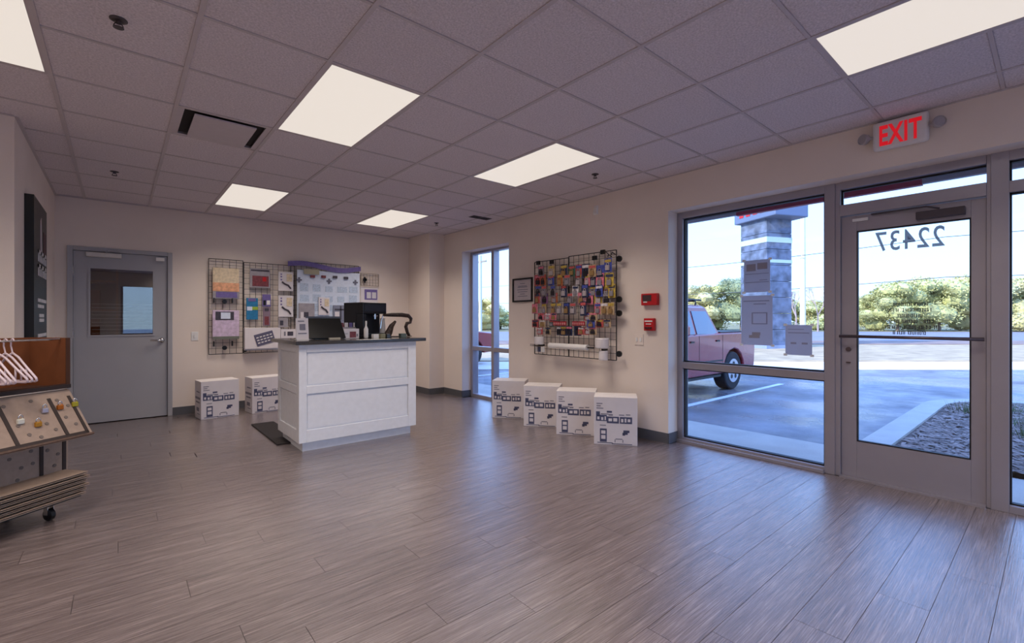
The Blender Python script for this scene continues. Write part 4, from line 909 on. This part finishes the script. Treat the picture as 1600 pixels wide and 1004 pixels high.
# pickup truck
def truck(label):
    t = thing('pickup_truck', label, 'truck', (7.95, 4.22, GZ), 0, 'red pickup trucks in the parking lot')
    BODY = mat('truck_red', (140, 16, 28), .2, spec=.6, coat=.6, var=.04, scale=3)
    WIN = mat('truck_glass', (66, 92, 116), .05, spec=.9, coat=.5); TY = mat('tyre', (38, 38, 42), .8); DK = mat('truck_trim', (32, 32, 36), .5)
    xr, xf = 1.48, -1.72          # wheel centres
    def arch(cx, r, a0, a1, n=8): return [(cx + r * math.cos(a0 + (a1 - a0) * k / n), .38 + r * math.sin(a0 + (a1 - a0) * k / n)) for k in range(n + 1)]
    prof = [(-2.55, .42), (-2.55, .80), (-2.45, .98), (-1.35, 1.10), (1.0, 1.14), (2.42, 1.14), (2.46, .80), (2.42, .42)] + arch(xr, .44, 0, PI) + [(xr - .46, .36), (xf + .46, .36)] + arch(xf, .44, 0, PI)
    W = 1.84
    MB().prism(prof, 0, W).build('body', BODY, t, bevel=.04)
    # cab: tapered
    r0 = [(-1.05, .05, 1.1), (1.0, .05, 1.1), (1.0, W - .05, 1.1), (-1.05, W - .05, 1.1)]
    r1 = [(-.45, .20, 1.62), (.72, .20, 1.62), (.72, W - .20, 1.62), (-.45, W - .20, 1.62)]
    r2 = [(-.35, .27, 1.68), (.66, .27, 1.68), (.66, W - .27, 1.68), (-.35, W - .27, 1.68)]
    MB().loft([r0, r1, r2]).build('cab', BODY, t, bevel=.04)
    def sw(y, s, x0, x1, x2, x3): # side window quad lying on the cab side
        def P(x, k): return (x, (y + s * (.05 + .15 * k)) - s * .012, 1.1 + .52 * k)
        def Q(x, k): p = P(x, k); return (p[0], p[1] + s * .02, p[2])
        q = MB(); q.loft([[P(x0, .06), P(x1, .06), P(x2, .88), P(x3, .88)], [Q(x0, .06), Q(x1, .06), Q(x2, .88), Q(x3, .88)]]); return q
    for y, s in ((0, 1), (W, -1)):
        sw(y, s, -.86, .02, .02, -.42).build('side_window', WIN, t); sw(y, s, .10, .86, .64, .10).build('side_window', WIN, t)
    q = MB(); q.loft([[(1.005, .2, 1.16), (1.005, W - .2, 1.16), (.765, W - .3, 1.58), (.765, .3, 1.58)], [(1.02, .2, 1.16), (1.02, W - .2, 1.16), (.78, W - .3, 1.58), (.78, .3, 1.58)]]); q.build('rear_window', WIN, t)
    q = MB(); q.loft([[(-1.02, .15, 1.14), (-1.02, W - .15, 1.14), (-.5, W - .27, 1.58), (-.5, .27, 1.58)], [(-1.05, .15, 1.15), (-1.05, W - .15, 1.15), (-.53, W - .27, 1.6), (-.53, .27, 1.6)]]); q.build('windscreen', WIN, t)
    for x in (xr, xf):
        for y, s in ((.02, 1), (W - .02, -1)):
            q = MB(); q.cyl((x, y, .38), (x, y + s * .25, .38), .38, n=28); o = q.build('wheel', TY, t, bevel=.03)
            q = MB(); q.cyl((x, y - s * .008, .38), (x, y + s * .02, .38), .235, n=24); q.build('rim', mat('rim_alloy', (186, 188, 196), .3, metal=.7), o)
            q = MB()
            for k in range(5): a = k * 2 * PI / 5 + .3; q.cyl((x + .14 * math.cos(a), y - s * .012, .38 + .14 * math.sin(a)), (x + .14 * math.cos(a), y - s * .005, .38 + .14 * math.sin(a)), .045, n=8)
            q.build('rim_hole', DK, o)
    q = MB(); q.box(-.78, -.20, 1.12, -.58, -.02, 1.30); q.build('mirror', BODY, t, bevel=.03)
    q = MB(); q.box(-.75, W + .02, 1.12, -.6, W + .16, 1.28); q.build('mirror', BODY, t, bevel=.03)
    q = MB(); q.box(2.40, .02, .78, 2.475, .16, 1.1).box(2.40, W - .16, .78, 2.475, W - .02, 1.1); q.build('tail_light', mat('tail_light_red', (224, 92, 84), .2), t)
    MB().box(2.42, .1, .40, 2.56, W - .1, .58).build('bumper', mat('bumper_grey', (150, 150, 158), .3, metal=.5), t, bevel=.02)
    q = MB(); q.box(-1.1, .02, .30, .95, .14, .345); q.tube([(-1.0, .2, .36), (-1.0, .08, .32)], .02); q.build('side_step', DK, t)
    q = MB(); q.box(-1.2, -.004, .60, 1.0, .004, .63); q.build('side_moulding', DK, t)
    q = MB()
    for x in (-.78 + .0, .08, .98): q.box(x, -.003, .5, x + .008, .003, 1.1)
    q.build('door_gap', DK, t)
    q = MB()
    for x in (-.12, .84): q.box(x - .12, -.02, .98, x, .0, 1.01)
    q.build('door_handle', DK, t)
    q = MB()
    for x in (-.2, .5): q.tube([(x, .3, 1.68), (x, .3, 1.76), (x, W - .3, 1.76), (x, W - .3, 1.68)], .02)
    q.tube([(-.5, .35, 1.78), (.8, .35, 1.78)], .018); q.tube([(-.5, W - .35, 1.78), (.8, W - .35, 1.78)], .018); q.build('roof_rack', DK, t)
    q = MB(); q.box(1.05, .08, 1.141, 2.36, W - .08, 1.16); q.build('bed_cover', DK, t)
    return t
tk = truck('red pickup truck parked outside the big window')
t2 = copy_tree(tk); t2.location = (6.4, 13.25, GZ); t2.rotation_euler = (0, 0, PI); t2['label'] = 'red pickup truck seen through the narrow window'

# pylon sign
t = thing('pylon_sign', 'tall grey blue tiled pylon sign column beyond the lot', 'sign', (23.9, 9.2, GZ), -.42)
PY = mat('pylon_stone', (92, 104, 128), .6, var=.5, scale=3); PY2 = mat('pylon_pale', (136, 150, 176), .6, var=.15, scale=2)
for k in range(9):
    z = .2 + k * .75
    bx('stone_course', PY, (-.72, -.8, z, .72, .8, z + .73), t)
bx('plinth', PY2, (-.85, -.92, 0, .85, .92, .2), t)
bx('pale_band', mat('pale_band', (176, 196, 190), .6), (-.74, -.82, 5.0, .74, .82, 5.25), t)
bx('pale_band', mat('pale_band', (176, 196, 190), .6), (-.74, -.82, 4.05, .74, .82, 4.2), t)
MB().box(-.95, -1.5, 6.1, .95, 1.0, 9.2).build('sign_cabinet', mat('cabinet_blue', (96, 110, 140), .5, var=.1), t, bevel=.04)
q = MB()
for k in range(5): q.box(-.97, -1.3 + k * .42, 6.35, -.95, -1.05 + k * .42, 6.75)
q.build('sign_lettering', RED, t)
# utility poles and wires
def upole(lb, x, y, h, r, arm=True):
    t = thing('utility_pole', lb, 'pole', (x, y, GZ), 0, 'utility poles along the road')
    MB().cyl((0, 0, 0), (0, 0, h), r, r * .75, 12).build('pole_shaft', mat('pole_concrete', (206, 204, 190), .8, var=.1), t)
    if arm:
        q = MB(); q.box(-.06, -1.1, h - .8, .06, 1.1, h - .65); q.build('crossarm', mat('pole_arm', (140, 130, 120), .8), t)
        for y_ in (-1, 0, 1): MB().cyl((0, y_, h - .65), (0, y_, h - .45), .05).build('insulator', WHT, t)
upole('thick pale utility pole right of the pylon sign', 40.6, 12.9, 10.6, .21, False)
upole('distant utility pole with crossarm, seen through the narrow window', 32, 43.4, 8.8, .2)
upole('utility pole off to the right along the road', 38.2, -22, 9.6, .2)
for k, (z, xo) in enumerate([(6.4, 0), (3.9, .5)]):
    q = MB(); A = Vector((43 + xo, 62, z)); B = Vector((38 + xo, -24, z + .1)); pts = []
    for j in range(31):
        f = j / 30; p = A.lerp(B, f); ph = (f * 3) % 1; p.z -= .9 * 4 * ph * (1 - ph) * .35; pts.append(p)
    q.tube(pts, .022, 5); tag(q.build('overhead_wire', mat('wire_dark', (70, 74, 84), .6)), 'thin overhead wire along the road, the %s of two' % ('upper', 'lower')[k], 'wire', 'overhead wires')

# trees
LEAF = [mat('leaf_olive', (176, 176, 122), .8, var=.45, scale=1.2, rnd=.12), mat('leaf_pale', (204, 196, 142), .8, var=.4, scale=1.4, rnd=.12), mat('leaf_dark', (138, 148, 112), .8, var=.45, scale=1.2, rnd=.1)]
TR = mat('tree_bark', (112, 98, 88), .9, var=.3)
def crown(seed, n=5200, w=3.2, h=5.2, base=.3, leaf=.105):
    r = random.Random(seed); q = MB(); blobs = []
    for k in range(16): a = r.random() * 2 * PI; rr_ = r.random() ** .6 * w * .62; zc = base + (h - base) * (.12 + .78 * r.random()); s = w * r.uniform(.28, .48) * (1.15 - .5 * (zc / h)); blobs.append((rr_ * math.cos(a) * (1.1 - .5 * zc / h), rr_ * math.sin(a) * (1.1 - .5 * zc / h), zc, s))
    for k in range(n):
        b = r.choice(blobs); v = Vector((r.gauss(0, 1), r.gauss(0, 1), r.gauss(0, 1))).normalized() * b[3] * r.uniform(.72, 1.05)
        p = Vector((b[0] + v.x, b[1] + v.y, max(.15, b[2] + v.z * .8))); a1 = Vector((r.gauss(0, 1), r.gauss(0, 1), r.gauss(0, 1))).normalized() * leaf * r.uniform(.7, 1.4); a2 = a1.orthogonal().normalized() * leaf * r.uniform(.35, .7)
        q.add([p - a1, p - a2 * .9, p + a1, p + a2], [(0, 1, 2, 3)])
    # inner mass so that little sky shows through
    for b in blobs:
        ring = []
        for j in range(5):
            ph = -PI / 2 + PI * (j + .5) / 5; ring.append([(b[0] + b[3] * .72 * math.cos(ph) * math.cos(2 * PI * i / 8), b[1] + b[3] * .72 * math.cos(ph) * math.sin(2 * PI * i / 8), max(.1, b[2] + b[3] * .6 * math.sin(ph))) for i in range(8)])
        q.loft(ring)
    return q
cm = {}
def tree(lb, px, d, h, kind=0, w=3.4, grp='trees beyond the road', seed=1):
    u = (px - 800) / 725.1; x = d * (sy + u * cyw); y = d * (cyw - u * sy)
    t = thing('tree', lb, 'tree', (x, y, GZ), seed * 1.7, grp)
    key = (seed % 4, kind)
    if key not in cm: o = crown(seed % 4 + 3).build('foliage', LEAF[kind], t); cm[key] = o.data
    else: o = bpy.data.objects.new('foliage', cm[key]); C.objects.link(o); o.parent = t
    o.scale = (w / 3.2, w / 3.2, h / 5.9)
    MB().cyl((0, 0, 0), (0, 0, h * .5), .16, .09, 8).build('trunk', TR, t)
k = 0
def row(pref, lst):
    global k
    for n_, (px, d, h, kind, w_) in enumerate(lst):
        k += 1; tree('%s tree %s, %s from the left' % (('olive green', 'pale yellowish', 'dark green')[kind], pref, ordi(n_)), px, d, h, kind, w_, seed=k)
row('through the narrow window', [(735, 62, 4.2, 0, 4), (760, 58, 4.6, 1, 3.4), (782, 64, 3.2, 0, 4)])
row('through the big window', [(1050, 62, 5.6, 0, 4.5), (1090, 58, 6.4, 1, 4.2), (1122, 60, 6.6, 0, 4.2), (1158, 56, 7.6, 2, 4.0), (1205, 64, 5.5, 0, 4.5), (1262, 64, 4.6, 1, 4.5), (1292, 60, 4.2, 0, 4)])
row('through the door glass', [(1338, 60, 4.4, 1, 4), (1362, 56, 5.0, 0, 3.6), (1402, 54, 6.6, 0, 4.4), (1436, 58, 7.4, 1, 4.6), (1468, 54, 7.2, 0, 4.6), (1500, 56, 7.4, 1, 4.6), (1532, 55, 7.2, 0, 4.5)])
row('through the right sidelight', [(1568, 54, 7.2, 1, 4.4), (1600, 56, 7.4, 0, 4.6), (1640, 55, 7.2, 0, 4.6), (1685, 55, 7.0, 1, 4.6)])
# leafless trees by the pole
def bare(lb, px, d, h, seed):
    u = (px - 800) / 725.1; t = thing('bare_tree', lb, 'tree', (d * (sy + u * cyw), d * (cyw - u * sy), GZ), 0, 'leafless trees by the road')
    r = random.Random(seed); q = MB()
    def br(p, dr, l, rad, dep):
        e = p + dr * l; q.tube([p, e], [rad, rad * .65], 4)
        if dep == 0: return
        for _ in range(3): br(e, (dr + Vector((r.uniform(-.6, .6), r.uniform(-.6, .6), r.uniform(-.1, .4)))).normalized(), l * .68, rad * .6, dep - 1)
    br(Vector((0, 0, 0)), Vector((0, 0, 1)), h * .3, .12, 5); q.build('branches', mat('bare_bark', (156, 140, 140), .9), t)
bare('leafless pinkish tree left of the pale utility pole', 1244, 50, 5.6, 2); bare('leafless tree right of the pale utility pole', 1278, 52, 6.2, 5); bare('leafless tree between pole and window mullion', 1290, 47, 4.6, 9)
